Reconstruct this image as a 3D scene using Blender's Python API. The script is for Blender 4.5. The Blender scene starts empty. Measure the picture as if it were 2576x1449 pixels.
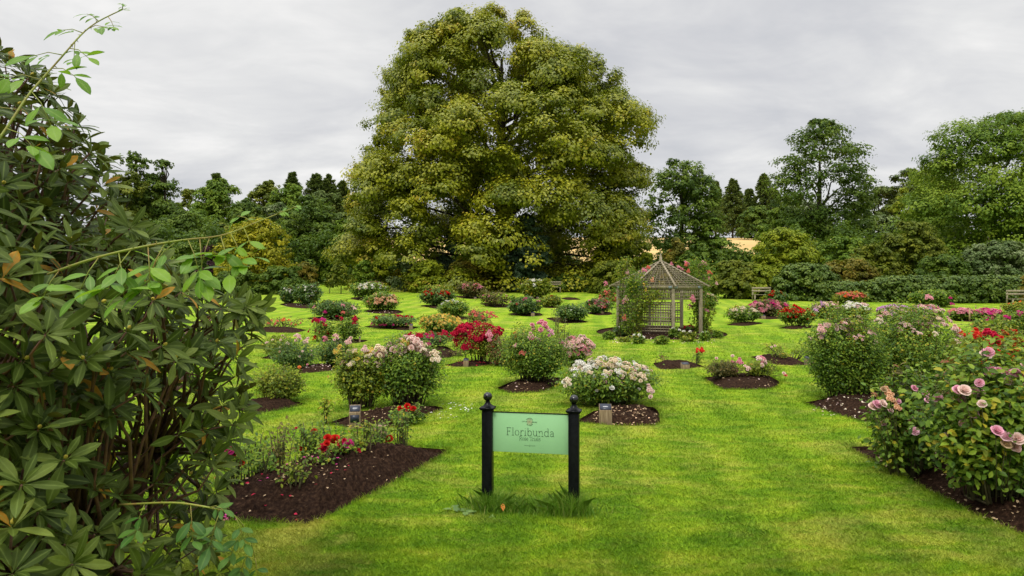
import bpy, math
import numpy as np
from mathutils import Vector
from mathutils.geometry import delaunay_2d_cdt

C = bpy.context.scene.collection
F = 1717.3            # focal length in pixels of a 2576-wide picture
CU, CV = 1288.0, 724.5
CAMZ = 2.2
R = np.random.default_rng(7)

# ------------------------------------------------------------------ terrain
_ky = np.array([0, 5, 7, 12, 20, 26, 30, 36, 44, 50, 60, 68, 76, 84, 100, 130, 180, 300, 600, 2500.])
_kz = np.array([-.02, -.02, -.02, 0.0, .13, .29, .47, .78, 1.18, 1.48, 1.90, 2.1, 2.4, 3.2, 6.4, 10.4, 15.6, 24, 30, 34.])
_ty = np.arange(-20, 2500, .25)
_tz = np.interp(_ty, _ky, _kz)
_k = np.ones(13)/13
_tz = np.convolve(np.pad(_tz, 6, mode='edge'), _k, mode='valid')
def G(y):
    return np.interp(y, _ty, _tz)
def ray(u, v, y):
    return ((u-CU)/F*y, y, CAMZ + (CV-v)/F*y)
_sy = np.concatenate([np.arange(2, 90, .02)])
def gp(u, v):
    """the point of the lawn seen at picture position u, v"""
    z = CAMZ + (CV-v)/F*_sy
    i = int(np.argmax(z <= G(_sy)))
    y = _sy[i] if z[i] <= G(_sy[i]) else 66.0
    return (u-CU)/F*y, float(y)

# ------------------------------------------------------------------ object helpers
def tag(o, label=None, cat=None, group=None, kind=None):
    if label: o['label'] = label
    if cat: o['category'] = cat
    if group: o['group'] = group
    if kind: o['kind'] = kind
    return o
def empty(name, loc, label, cat, group=None, rz=0):
    o = bpy.data.objects.new(name, None); C.objects.link(o)
    o.location = loc; o.rotation_euler = (0, 0, rz); o.empty_display_size = .1
    return tag(o, label, cat, group)
def mesh(name, V, faces, m=None, smooth=False, fattr=None, vattr=None):
    """faces: (M,k) array or list of index lists"""
    me = bpy.data.meshes.new(name)
    V = np.asarray(V, dtype=np.float32)
    if isinstance(faces, np.ndarray):
        tot = np.full(len(faces), faces.shape[1], dtype=np.int32); flat = faces.ravel().astype(np.int32)
    else:
        tot = np.array([len(f) for f in faces], dtype=np.int32); flat = np.array([i for f in faces for i in f], dtype=np.int32)
    me.vertices.add(len(V)); me.vertices.foreach_set('co', V.ravel())
    me.loops.add(len(flat)); me.loops.foreach_set('vertex_index', flat)
    me.polygons.add(len(tot))
    st = np.concatenate([[0], np.cumsum(tot)[:-1]]).astype(np.int32)
    me.polygons.foreach_set('loop_start', st)
    try: me.polygons.foreach_set('loop_total', tot)
    except Exception: pass
    if smooth: me.polygons.foreach_set('use_smooth', np.ones(len(tot), dtype=bool))
    for k, a in (fattr or {}).items():
        at = me.attributes.new(k, 'FLOAT', 'FACE'); at.data.foreach_set('value', np.asarray(a, dtype=np.float32))
    for k, a in (vattr or {}).items():
        at = me.attributes.new(k, 'FLOAT', 'POINT'); at.data.foreach_set('value', np.asarray(a, dtype=np.float32))
    if m: me.materials.append(m)
    me.update(); me.validate()
    return me
def put(name, me, parent=None, loc=(0, 0, 0), rot=(0, 0, 0), sc=None):
    o = bpy.data.objects.new(name, me); C.objects.link(o)
    o.location = loc; o.rotation_euler = rot
    if sc is not None: o.scale = sc
    if parent: o.parent = parent
    return o
class MB:
    """collects boxes, bars, tubes and lathes into one mesh"""
    def __init__(s): s.v = []; s.f = []; s.n = 0
    def add(s, V, Fc):
        s.v.append(np.asarray(V, float)); s.f += [[i+s.n for i in f] for f in Fc]; s.n += len(V); return s
    def box(s, x0, x1, y0, y1, z0, z1):
        V = [(x0,y0,z0),(x1,y0,z0),(x1,y1,z0),(x0,y1,z0),(x0,y0,z1),(x1,y0,z1),(x1,y1,z1),(x0,y1,z1)]
        return s.add(V, [(0,3,2,1),(4,5,6,7),(0,1,5,4),(1,2,6,5),(2,3,7,6),(3,0,4,7)])
    def bar(s, p, q, w, h, up=(0, 0, 1)):
        p = np.array(p, float); q = np.array(q, float); d = q-p; d /= np.linalg.norm(d)
        a = np.cross(d, up); a /= np.linalg.norm(a); b = np.cross(a, d)
        a = a*w/2; b = b*h/2
        V = [p-a-b, p+a-b, p+a+b, p-a+b, q-a-b, q+a-b, q+a+b, q-a+b]
        return s.add(V, [(0,1,2,3),(7,6,5,4),(0,4,5,1),(1,5,6,2),(2,6,7,3),(3,7,4,0)])
    def tube(s, pts, rad, n=5):
        pts = np.array(pts, float); m = len(pts); rad = np.broadcast_to(rad, (m,))
        t = np.gradient(pts, axis=0); t /= np.linalg.norm(t, axis=1)[:, None]+1e-9
        up = np.array([0, 0, 1.]) if abs(t[0][2]) < .9 else np.array([1., 0, 0])
        V = []
        for i in range(m):
            a = np.cross(t[i], up); a /= np.linalg.norm(a)+1e-9; b = np.cross(t[i], a)
            for k in range(n):
                an = 2*math.pi*k/n; V.append(pts[i]+rad[i]*(a*math.cos(an)+b*math.sin(an)))
        Fc = [(i*n+k, i*n+(k+1) % n, (i+1)*n+(k+1) % n, (i+1)*n+k) for i in range(m-1) for k in range(n)]
        Fc += [tuple(range(n-1, -1, -1)), tuple(range((m-1)*n, m*n))]
        return s.add(V, Fc)
    def lathe(s, prof, c=(0, 0, 0), n=24):
        V = []
        for r, z in prof:
            for k in range(n):
                an = 2*math.pi*k/n; V.append((c[0]+r*math.cos(an), c[1]+r*math.sin(an), c[2]+z))
        m = len(prof)
        Fc = [(i*n+k, i*n+(k+1) % n, (i+1)*n+(k+1) % n, (i+1)*n+k) for i in range(m-1) for k in range(n)]
        return s.add(V, Fc)
    def build(s, name, m, parent=None, loc=(0, 0, 0), rot=(0, 0, 0), smooth=False, bevel=0):
        o = put(name, mesh(name, np.concatenate(s.v), s.f, m, smooth), parent, loc, rot)
        if bevel:
            b = o.modifiers.new('bevel', 'BEVEL'); b.width = bevel; b.segments = 2; b.limit_method = 'ANGLE'
        return o

# ------------------------------------------------------------------ materials
def newmat(name):
    m = bpy.data.materials.new(name); m.use_nodes = True
    nt = m.node_tree; nt.nodes.clear()
    out = nt.nodes.new('ShaderNodeOutputMaterial')
    return m, nt, out
def ramp(nt, stops, fac):
    r = nt.nodes.new('ShaderNodeValToRGB'); e = r.color_ramp.elements
    while len(e) < len(stops): e.new(.5)
    for i, (p, c) in enumerate(stops):
        e[i].position = p; e[i].color = (*c, 1)
    nt.links.new(fac, r.inputs[0]); return r.outputs[0]
def noise(nt, scale, detail=4, rough=.55, vec=None, dist=0):
    n = nt.nodes.new('ShaderNodeTexNoise'); n.inputs['Scale'].default_value = scale
    n.inputs['Detail'].default_value = detail; n.inputs['Roughness'].default_value = rough; n.inputs['Distortion'].default_value = dist
    if vec is not None: nt.links.new(vec, n.inputs['Vector'])
    return n.outputs['Fac']
def mixc(nt, fac, a, b, mode='MIX'):
    m = nt.nodes.new('ShaderNodeMix'); m.data_type = 'RGBA'; m.blend_type = mode
    for s, x in ((m.inputs[0], fac), (m.inputs[6], a), (m.inputs[7], b)):
        if isinstance(x, (int, float)): s.default_value = x
        elif isinstance(x, tuple): s.default_value = (*x, 1)
        else: nt.links.new(x, s)
    return m.outputs[2]
def math_(nt, op, a, b=None, c=None):
    m = nt.nodes.new('ShaderNodeMath'); m.operation = op
    for i, x in enumerate((a, b, c)):
        if x is None: continue
        if isinstance(x, (int, float)): m.inputs[i].default_value = x
        else: nt.links.new(x, m.inputs[i])
    return m.outputs[0]
def bump(nt, h, strength=.3, dist=.02):
    b = nt.nodes.new('ShaderNodeBump'); b.inputs['Strength'].default_value = strength; b.inputs['Distance'].default_value = dist
    nt.links.new(h, b.inputs['Height']); return b.outputs[0]
def objcoord(nt): return nt.nodes.new('ShaderNodeTexCoord').outputs['Object']
def pos(nt): return nt.nodes.new('ShaderNodeNewGeometry').outputs['Position']
def mapping(nt, vec, sc=(1, 1, 1), rot=(0, 0, 0)):
    m = nt.nodes.new('ShaderNodeMapping'); m.inputs['Scale'].default_value = sc; m.inputs['Rotation'].default_value = rot
    nt.links.new(vec, m.inputs[0]); return m.outputs[0]

def leafmat(name, stops, rough=.5, trans=.35, spec=.4, under=None, rib=None):
    m, nt, out = newmat(name)
    a = nt.nodes.new('ShaderNodeAttribute'); a.attribute_name = 'rnd'
    col = ramp(nt, stops, a.outputs['Fac'])
    if rib:
        r = nt.nodes.new('ShaderNodeAttribute'); r.attribute_name = 'mid'
        f = math_(nt, 'POWER', r.outputs['Fac'], 9.0)
        f = math_(nt, 'MULTIPLY', f, .75)
        col = mixc(nt, f, col, rib)
        n = noise(nt, 60, 3, .6, pos(nt)); f2 = math_(nt, 'MULTIPLY', n, .5)
        col = mixc(nt, f2, col, tuple(x*.6 for x in stops[1][1]))
    if under:
        g = nt.nodes.new('ShaderNodeNewGeometry')
        col = mixc(nt, math_(nt, 'MULTIPLY', g.outputs['Backfacing'], .8), col, under)
    p = nt.nodes.new('ShaderNodeBsdfPrincipled')
    nt.links.new(col, p.inputs['Base Color']); p.inputs['Roughness'].default_value = rough
    p.inputs['Specular IOR Level'].default_value = spec
    t = nt.nodes.new('ShaderNodeBsdfTranslucent')
    tc = mixc(nt, .35, col, (.25, .38, .03)); nt.links.new(tc, t.inputs[0])
    mx = nt.nodes.new('ShaderNodeMixShader'); mx.inputs[0].default_value = trans
    nt.links.new(p.outputs[0], mx.inputs[1]); nt.links.new(t.outputs[0], mx.inputs[2])
    nt.links.new(mx.outputs[0], out.inputs[0])
    return m
def petalmat(name, c1, c2):
    m, nt, out = newmat(name)
    oi = nt.nodes.new('ShaderNodeObjectInfo')
    a = nt.nodes.new('ShaderNodeAttribute'); a.attribute_name = 'rnd'
    f = math_(nt, 'ADD', math_(nt, 'MULTIPLY', oi.outputs['Random'], .6), math_(nt, 'MULTIPLY', a.outputs['Fac'], .5))
    col = mixc(nt, f, c1, c2)
    p = nt.nodes.new('ShaderNodeBsdfPrincipled'); nt.links.new(col, p.inputs['Base Color']); p.inputs['Roughness'].default_value = .6
    p.inputs['Specular IOR Level'].default_value = .2
    t = nt.nodes.new('ShaderNodeBsdfTranslucent'); nt.links.new(col, t.inputs[0])
    mx = nt.nodes.new('ShaderNodeMixShader'); mx.inputs[0].default_value = .3
    nt.links.new(p.outputs[0], mx.inputs[1]); nt.links.new(t.outputs[0], mx.inputs[2])
    nt.links.new(mx.outputs[0], out.inputs[0])
    return m
def simple(name, stops, scale=8, rough=.7, bstr=.3, bdist=.01, sc=(1, 1, 1), spec=.4, detail=5, coat=0, world=False):
    m, nt, out = newmat(name)
    v = mapping(nt, pos(nt) if world else objcoord(nt), sc)
    n = noise(nt, scale, detail, .6, v)
    col = ramp(nt, stops, n)
    p = nt.nodes.new('ShaderNodeBsdfPrincipled'); nt.links.new(col, p.inputs['Base Color'])
    p.inputs['Roughness'].default_value = rough; p.inputs['Specular IOR Level'].default_value = spec
    p.inputs['Coat Weight'].default_value = coat; p.inputs['Coat Roughness'].default_value = .15
    if bstr: nt.links.new(bump(nt, noise(nt, scale*2.5, 4, .7, v), bstr, bdist), p.inputs['Normal'])
    nt.links.new(p.outputs[0], out.inputs[0]); return m

def lawn_color(nt):
    P = pos(nt)
    w1 = noise(nt, .35, 3, .55, mapping(nt, P, (1, 1.5, 0)), 1.5)       # broad patches
    w2 = noise(nt, 1.3, 4, .6, mapping(nt, P, (.8, 1.7, 0), (0, 0, .3)), 1.2)
    w3 = noise(nt, 11, 3, .65, mapping(nt, P, (1, 1.3, 0)))
    w4 = noise(nt, 60, 2, .6, mapping(nt, P, (1, 1, 0)))
    g = math_(nt, 'ADD', math_(nt, 'MULTIPLY', w2, .68), math_(nt, 'ADD', math_(nt, 'MULTIPLY', w3, .20), math_(nt, 'MULTIPLY', w4, .12)))
    base = ramp(nt, [(.34, (.088, .200, .006)), (.46, (.158, .288, .009)), (.56, (.240, .352, .016)), (.68, (.38, .41, .05))], g)
    # dry yellow scuffs left by the mower
    dry = ramp(nt, [(.52, (0, 0, 0)), (.66, (1, 1, 1))], math_(nt, 'ADD', math_(nt, 'MULTIPLY', w1, .55), math_(nt, 'MULTIPLY', noise(nt, 2.2, 4, .65, mapping(nt, P, (.55, 2.0, 0), (0, 0, -.2)), 1.8), .5)))
    col = mixc(nt, math_(nt, 'MULTIPLY', dry, .52), base, (.46, .42, .09))
    # soft mown bands
    wv = nt.nodes.new('ShaderNodeTexWave'); wv.inputs['Scale'].default_value = .30; wv.inputs['Distortion'].default_value = 5.0; wv.inputs['Detail'].default_value = 1.0; wv.inputs['Detail Scale'].default_value = .35
    nt.links.new(mapping(nt, P, (1, .35, 0), (0, 0, .35)), wv.inputs['Vector'])
    band = ramp(nt, [(.25, (.84, .88, .84)), (.75, (1.10, 1.06, 1.0))], wv.outputs['Fac'])
    col = mixc(nt, 1.0, col, band, 'MULTIPLY')
    return col, w3, w4
def lawnmat():
    m, nt, out = newmat('mown_lawn')
    col, w3, w4 = lawn_color(nt)
    # beyond the garden the ground is a rough green verge
    p = nt.nodes.new('ShaderNodeBsdfPrincipled'); nt.links.new(col, p.inputs['Base Color'])
    p.inputs['Roughness'].default_value = .9; p.inputs['Specular IOR Level'].default_value = .1
    h = math_(nt, 'ADD', math_(nt, 'MULTIPLY', w3, .6), noise(nt, 150, 2, .7, pos(nt)))
    nt.links.new(bump(nt, h, .7, .03), p.inputs['Normal'])
    nt.links.new(p.outputs[0], out.inputs[0]); return m
def blademat():
    m, nt, out = newmat('grass_blades')
    col, w3, w4 = lawn_color(nt)
    a = nt.nodes.new('ShaderNodeAttribute'); a.attribute_name = 'rnd'
    v = ramp(nt, [(0, (.74, .80, .6)), (.5, (1, 1, 1)), (.93, (1.15, 1.08, 1.15)), (1, (1.5, 1.2, 1.8))], a.outputs['Fac'])
    col = mixc(nt, 1.0, col, v, 'MULTIPLY')
    p = nt.nodes.new('ShaderNodeBsdfPrincipled'); nt.links.new(col, p.inputs['Base Color']); p.inputs['Roughness'].default_value = .55
    p.inputs['Specular IOR Level'].default_value = .25
    t = nt.nodes.new('ShaderNodeBsdfTranslucent'); nt.links.new(col, t.inputs[0])
    mx = nt.nodes.new('ShaderNodeMixShader'); mx.inputs[0].default_value = .35
    nt.links.new(p.outputs[0], mx.inputs[1]); nt.links.new(t.outputs[0], mx.inputs[2])
    nt.links.new(mx.outputs[0], out.inputs[0]); return m

def LG(a, b, c, y=None):
    s = [(0, a), (.45, b), (.85, c)]
    if y: s = [(0, a), (.4, b), (.78, c), (.9, c), (.97, y)]
    return s
M = {}
M['lawn'] = lawnmat(); M['blade'] = blademat()
M['soil'] = simple('dark_soil', [(.3, (.013, .0072, .0045)), (.5, (.031, .0165, .010)), (.66, (.068, .037, .021)), (.78, (.13, .08, .045))], 26, .95, 1, .03, spec=.05, world=True, detail=8)
M['field'] = simple('ripe_field', [(.3, (.36, .23, .075)), (.55, (.52, .35, .12)), (.8, (.62, .45, .18))], .25, .9, .3, .2, sc=(.3, 1.6, 1), world=True)
M['wood_grey'] = simple('weathered_timber', [(.3, (.15, .125, .075)), (.5, (.26, .22, .14)), (.75, (.38, .33, .23))], 7, .85, .5, .004, sc=(3, 3, .6))
M['wood_tan'] = simple('marker_timber', [(.3, (.13, .085, .045)), (.55, (.25, .18, .10)), (.8, (.36, .28, .18))], 9, .85, .5, .004, sc=(4, 4, .6))
M['wood_red'] = simple('red_brown_timber', [(.3, (.07, .028, .018)), (.7, (.14, .06, .038))], 8, .7, .3, .004)
M['stake'] = simple('pale_stake_timber', [(.3, (.28, .19, .09)), (.7, (.42, .30, .15))], 8, .8, 0)
M['black'] = simple('black_gloss_paint', [(.35, (.004, .0045, .005)), (.7, (.008, .009, .010))], 30, .25, .1, .002, spec=.10)
M['black_ball'] = simple('black_gloss_ball', [(.35, (.004, .004, .005)), (.7, (.007, .007, .008))], 30, .12, 0, spec=.5)
M['mint'] = simple('mint_green_panel', [(.3, (.28, .53, .265)), (.7, (.31, .57, .295))], 3, .45, 0, spec=.3)
M['ink'] = simple('dark_green_ink', [(.3, (.004, .030, .012)), (.7, (.006, .036, .015))], 5, .6, 0)
M['pink_ink'] = simple('rose_pink_ink', [(.3, (.45, .10, .10)), (.7, (.5, .14, .13))], 5, .6, 0)
M['plaque'] = simple('dark_slate_plaque', [(.3, (.012, .016, .028)), (.7, (.03, .036, .055))], 6, .35, 0)
M['white_ink'] = simple('white_ink', [(.3, (.7, .7, .7)), (.7, (.8, .8, .8))], 5, .6, 0)
M['metal'] = simple('galvanised_bracket', [(.3, (.16, .20, .24)), (.7, (.26, .31, .35))], 12, .5, 0)
M['bark'] = simple('bark', [(.3, (.028, .021, .014)), (.6, (.06, .046, .03)), (.8, (.10, .08, .055))], 5, .95, .6, .03, sc=(2, 2, .5))
M['cane'] = simple('rose_cane', [(.3, (.05, .055, .018)), (.7, (.12, .10, .04))], 12, .8, 0)
M['cane_dark'] = simple('woody_cane', [(.3, (.035, .022, .012)), (.7, (.09, .06, .03))], 12, .85, 0)
M['rstem'] = simple('red_brown_stem', [(.3, (.045, .022, .012)), (.6, (.12, .055, .028)), (.8, (.19, .11, .05))], 18, .7, .3, .003)
M['shoot'] = simple('young_shoot', [(.3, (.20, .13, .03)), (.5, (.20, .24, .03)), (.75, (.26, .10, .04))], 9, .6, 0)
M['bud'] = simple('yellow_bud', [(.3, (.35, .30, .04)), (.7, (.50, .36, .05))], 20, .6, 0)

M['lime'] = leafmat('lime_tree_leaves', [(0, (.085, .122, .005)), (.35, (.185, .212, .007)), (.65, (.315, .318, .010)), (.88, (.41, .39, .015)), (1, (.42, .30, .02))], .5, .3)
M['lf_mid'] = leafmat('mid_green_leaves', LG((.050,.10,.009),(.105,.18,.014),(.21,.285,.02)), .6, .3, .2)
M['lf_dark'] = leafmat('dark_green_leaves', LG((.032,.066,.008),(.070,.122,.012),(.14,.20,.018)), .6, .3, .2)
M['lf_olive'] = leafmat('olive_green_leaves', LG((.055,.08,.007),(.11,.14,.010),(.20,.215,.015)), .6, .3, .2)
M['lf_lime'] = leafmat('yellow_green_leaves', LG((.09,.13,.006),(.18,.23,.010),(.31,.34,.016),(.40,.30,.03)), .6, .35, .2)
M['lf_yellow'] = leafmat('yellow_leaves', LG((.15,.16,.006),(.29,.28,.010),(.45,.40,.018),(.50,.30,.02)), .6, .35, .2)
M['lf_blue'] = leafmat('blue_green_leaves', LG((.018,.038,.018),(.034,.065,.030),(.065,.105,.045)), .55, .2, .25)
M['lf_conif'] = leafmat('conifer_needles', LG((.045,.072,.018),(.085,.125,.026),(.15,.185,.038)), .65, .2, .15)
M['lf_purple'] = leafmat('purple_leaves', LG((.02,.008,.012),(.05,.015,.025),(.09,.03,.04)), .6, .2, .2)
M['lf_rust'] = leafmat('rust_tinged_leaves', LG((.07,.075,.01),(.13,.125,.012),(.24,.18,.02),(.30,.14,.03)), .6, .3, .2)
M['lf_hedge'] = leafmat('hedge_leaves', LG((.032,.066,.008),(.078,.132,.016),(.145,.20,.025)), .5, .2, .25)
M['lf_silver'] = leafmat('pale_backed_leaves', LG((.04,.075,.015),(.085,.13,.03),(.24,.28,.13)), .55, .2, .2)
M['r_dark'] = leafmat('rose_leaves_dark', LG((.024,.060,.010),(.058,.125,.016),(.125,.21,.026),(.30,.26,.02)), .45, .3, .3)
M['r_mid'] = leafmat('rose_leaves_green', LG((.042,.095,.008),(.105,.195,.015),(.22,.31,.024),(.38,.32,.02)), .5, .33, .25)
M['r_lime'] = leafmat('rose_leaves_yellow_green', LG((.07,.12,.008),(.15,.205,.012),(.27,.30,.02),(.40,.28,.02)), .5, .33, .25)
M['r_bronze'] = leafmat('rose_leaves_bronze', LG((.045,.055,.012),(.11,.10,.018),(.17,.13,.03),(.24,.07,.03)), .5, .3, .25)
M['rhodo'] = leafmat('rhododendron_leaves', [(0, (.012,.024,.002)), (.3, (.036,.060,.005)), (.6, (.082,.118,.014)), (.88, (.17,.215,.034)), (.95, (.19,.20,.02)), (1, (.46,.20,.015))], .55, .12, .14, under=(.10,.085,.015), rib=(.20,.27,.06))
M['fresh2'] = leafmat('mid_green_shoot_leaves', [(0, (.03, .09, .012)), (.5, (.055, .14, .018)), (1, (.10, .20, .025))], .45, .3, .2, rib=(.14, .25, .05))
M['fresh'] = leafmat('fresh_green_leaves', [(0, (.09, .21, .008)), (.5, (.15, .31, .010)), (1, (.24, .40, .015))], .45, .45, rib=(.30, .45, .08))
M['weed'] = leafmat('weed_leaves', LG((.06, .13, .02), (.10, .18, .03), (.16, .25, .05)), .5, .25)
PET = {'white': ((.80, .78, .66), (.82, .80, .76)), 'cream': ((.80, .66, .45), (.82, .74, .60)), 'peach': ((.80, .42, .24), (.80, .60, .38)),
       'palepink': ((.80, .50, .46), (.84, .70, .62)), 'pink': ((.74, .25, .34), (.78, .42, .46)), 'coral': ((.75, .14, .10), (.78, .30, .22)),
       'orange': ((.80, .20, .03), (.82, .34, .10)), 'red': ((.50, .008, .006), (.62, .02, .012)), 'crimson': ((.50, .006, .035), (.58, .02, .07)),
       'magenta': ((.60, .02, .20), (.70, .08, .32)), 'lilac': ((.62, .28, .58), (.72, .48, .68)), 'yellow': ((.80, .55, .05), (.82, .68, .25)),
       'tan': ((.42, .27, .13), (.62, .46, .28)), 'bigpink': ((.76, .32, .44), (.82, .56, .62)), 'scarlet': ((.72, .02, .02), (.78, .07, .04))}
for k, (a, b) in PET.items(): M['p_'+k] = petalmat(k+'_petals', a, b)

# ------------------------------------------------------------------ leaves
def unit(a): return a/(np.linalg.norm(a, axis=-1, keepdims=True)+1e-9)
def rdir(n, rng=R): return unit(rng.normal(size=(n, 3)))
TQ = (np.array([(0, 0, 0), (.5, .5, .10), (1, 0, -.06), (.5, -.5, .10)]), [(0, 3, 2, 1)])
TL = (np.array([(0,0,0),(.32,.44,.07),(.32,0,0),(.32,-.44,.07),(.68,.38,.02),(.68,0,-.05),(.68,-.38,.02),(1,0,-.14)]),
      [(0,2,1),(0,3,2),(1,2,5,4),(2,3,6,5),(4,5,7),(5,6,7)])
def _rh():
    rows = [(.0, .03), (.10, .06), (.28, .34), (.5, .5), (.72, .46), (.88, .27), (1.0, .01)]
    V = []; 
    for t, w in rows:
        d = -.16*t*t
        for s in (-1, -.5, 0, .5, 1): V.append((t, s*w, d+.10*abs(s)*w*2*.5 - (.02 if abs(s) == 1 else 0)))
    Fc = [(i*5+k, (i+1)*5+k, (i+1)*5+k+1, i*5+k+1) for i in range(6) for k in range(4)]
    return np.array(V), Fc
TR = _rh()
TR_MID = np.array([1-abs(k-2)/2. for i in range(7) for k in range(5)])
def leafarr(P, N, T, L, W, tmpl):
    tv, tf = tmpl
    N = unit(N); T = unit(T-(T*N).sum(1, keepdims=True)*N); B = np.cross(N, T)
    L = np.broadcast_to(L, (len(P),)); W = np.broadcast_to(W, (len(P),))
    V = P[:, None, :]+T[:, None, :]*(tv[:, 0]*L[:, None])[..., None]+B[:, None, :]*(tv[:, 1]*W[:, None])[..., None]+N[:, None, :]*(tv[:, 2]*L[:, None])[..., None]
    return V.reshape(-1, 3)
def leafmesh(name, P, N, T, L, W, tmpl, rnd, m, smooth=True):
    V = leafarr(P, N, T, L, W, tmpl)
    tv, tf = tmpl; k = len(tv); n = len(P)
    rnd = np.clip(rnd, 0, 1)
    va = {'mid': np.tile(TR_MID, n)} if tmpl is TR else None
    if all(len(f) == 4 for f in tf):
        fa = (np.array(tf)[None]+(np.arange(n)*k)[:, None, None]).reshape(-1, 4)
        return mesh(name, V, fa, m, smooth, {'rnd': np.repeat(rnd, len(tf))}, va)
    fl = []
    base = np.arange(n)*k
    tri = np.array([f for f in tf if len(f) == 3]); qd = np.array([f for f in tf if len(f) == 4])
    tris = (tri[None]+base[:, None, None]).reshape(-1, 3); quads = (qd[None]+base[:, None, None]).reshape(-1, 4)
    flat = np.concatenate([tris.ravel(), quads.ravel()]).astype(np.int32)
    tot = np.concatenate([np.full(len(tris), 3), np.full(len(quads), 4)]).astype(np.int32)
    me = bpy.data.meshes.new(name)
    me.vertices.add(len(V)); me.vertices.foreach_set('co', V.astype(np.float32).ravel())
    me.loops.add(len(flat)); me.loops.foreach_set('vertex_index', flat)
    me.polygons.add(len(tot)); me.polygons.foreach_set('loop_start', np.concatenate([[0], np.cumsum(tot)[:-1]]).astype(np.int32))
    if smooth: me.polygons.foreach_set('use_smooth', np.ones(len(tot), dtype=bool))
    at = me.attributes.new('rnd', 'FLOAT', 'FACE')
    at.data.foreach_set('value', np.concatenate([np.repeat(rnd, len(tri)), np.repeat(rnd, len(qd))]).astype(np.float32))
    me.materials.append(m); me.update(); me.validate()
    return me

# ------------------------------------------------------------------ trees
def crown(name, prof, dep, m, ncl, rc, nsub, nlf, ls, root, seed, front=.7, flat=.62, solid=.25, hang=.0, tint=.35):
    """prof rows (z, xl, xr) relative to root; clumps of sprays of leaves through the crown's volume"""
    rng = np.random.default_rng(seed)
    prof = np.array(prof, float); prof = prof[np.argsort(prof[:, 0])]
    zz = np.linspace(prof[0, 0], prof[-1, 0], 200)
    xl = np.interp(zz, prof[:, 0], prof[:, 1]); xr = np.interp(zz, prof[:, 0], prof[:, 2])
    w = (xr-xl)+.5; cdf = np.cumsum(w)/w.sum()
    cz = np.interp(rng.random(ncl), cdf, zz)
    l = np.interp(cz, zz, xl); r = np.interp(cz, zz, xr)
    cr = rc*rng.uniform(.65, 1.25, ncl)*np.clip((r-l)/2/(rc*1.6), .35, 1)
    hw = np.maximum((r-l)/2-cr*.62, .02); cx = (l+r)/2
    th = rng.uniform(0, 2*math.pi, ncl)
    fm = rng.random(ncl) < front; th = np.where(fm, -np.abs(th-math.pi), th)
    rho = np.where(rng.random(ncl) < solid, rng.uniform(.2, .8, ncl), rng.uniform(.85, 1.03, ncl))
    top = prof[-1, 0]; cz = np.minimum(cz, top-cr*flat*1.15)
    cen = np.stack([cx+hw*rho*np.cos(th), hw*dep*rho*np.sin(th), cz], 1)
    ctint = rng.random(ncl)
    d = rdir(ncl*nsub, rng); d[:, 2] = np.where(d[:, 2] < -.35, -d[:, 2], d[:, 2])
    crr = np.repeat(cr, nsub)[:, None]
    sp = np.repeat(cen, nsub, 0)+d*crr*np.array([1, 1, flat])*rng.uniform(.6, 1.0, (ncl*nsub, 1))
    sp[:, 2] -= hang*np.linalg.norm(d[:, :2], axis=1)*crr[:, 0]
    sr = crr*rng.uniform(.28, .46, (ncl*nsub, 1))
    n = ncl*nsub*nlf
    e = rdir(n, rng)
    P = np.repeat(sp, nlf, 0)+e*np.repeat(sr, nlf, 0)*np.array([1, 1, .6])*rng.uniform(.3, 1.0, (n, 1))
    N = np.repeat(d, nlf, 0)*.75+e*.55+np.array([0, 0, .40])+rdir(n, rng)*.38
    T = rdir(n, rng)+np.repeat(d, nlf, 0)*.6+np.array([0, 0, -.35])
    rnd = .5+(np.repeat(np.repeat(ctint, nsub), nlf)-.5)*tint*1.3+(np.repeat(rng.random(ncl*nsub), nlf)-.5)*tint+(rng.random(n)-.5)*.38
    L = ls*rng.uniform(.7, 1.35, n)
    P[:, 2] = np.maximum(P[:, 2], prof[0, 0]+.02)
    put('crown', leafmesh('crown', P, N, T, L, L*.72, TQ, rnd, m, False), root)
    return cen
def limbs(root, cen, H, r0, seed, mt='bark', n=14, lean=0, fork=.25):
    rng = np.random.default_rng(seed+99); b = MB()
    tp = np.array([[0, 0, -.3], [lean*.1, 0, H*.12], [lean*.35, .1, H*.35], [lean*.7, 0, H*.62], [lean, 0, H*.85]])
    b.tube(tp, [r0*1.35, r0, r0*.8, r0*.5, r0*.15], 8)
    for i in rng.choice(len(cen), min(n, len(cen)), replace=False):
        c = cen[i]; t = np.clip(c[2]/H-.18, fork*.6, .8)
        s = np.array([np.interp(t, [0, .12, .35, .62, .85], tp[:, k]) for k in range(2)]+[H*t])
        mid = (s+c)/2+np.array([0, 0, .06*H])*rng.uniform(-.3, 1)
        b.tube([s, (s+mid)/2+rng.normal(size=3)*.02*H, mid, c], [r0*.38, r0*.28, r0*.18, r0*.05], 5)
    b.build('trunk', M[mt], root, smooth=True)
SH = {'round': [(0, .55), (.15, .85), (.4, 1), (.65, .93), (.83, .68), (.94, .38), (1, .12)],
      'oval': [(0, .5), (.2, .8), (.45, 1), (.7, .8), (.88, .45), (1, .12)],
      'tall': [(0, .75), (.3, 1), (.6, .85), (.8, .6), (.92, .36), (1, .1)],
      'dome': [(0, .95), (.3, 1), (.6, .9), (.82, .66), (.94, .38), (1, .15)],
      'hedge': [(0, .97), (.3, 1), (.75, .99), (.92, .93), (1, .82)],
      'column': [(0, .8), (.3, 1), (.6, .75), (.85, .35), (1, .08)],
      'spread': [(0, .35), (.2, .6), (.5, .95), (.72, 1), (.9, .7), (1, .25)]}
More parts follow.
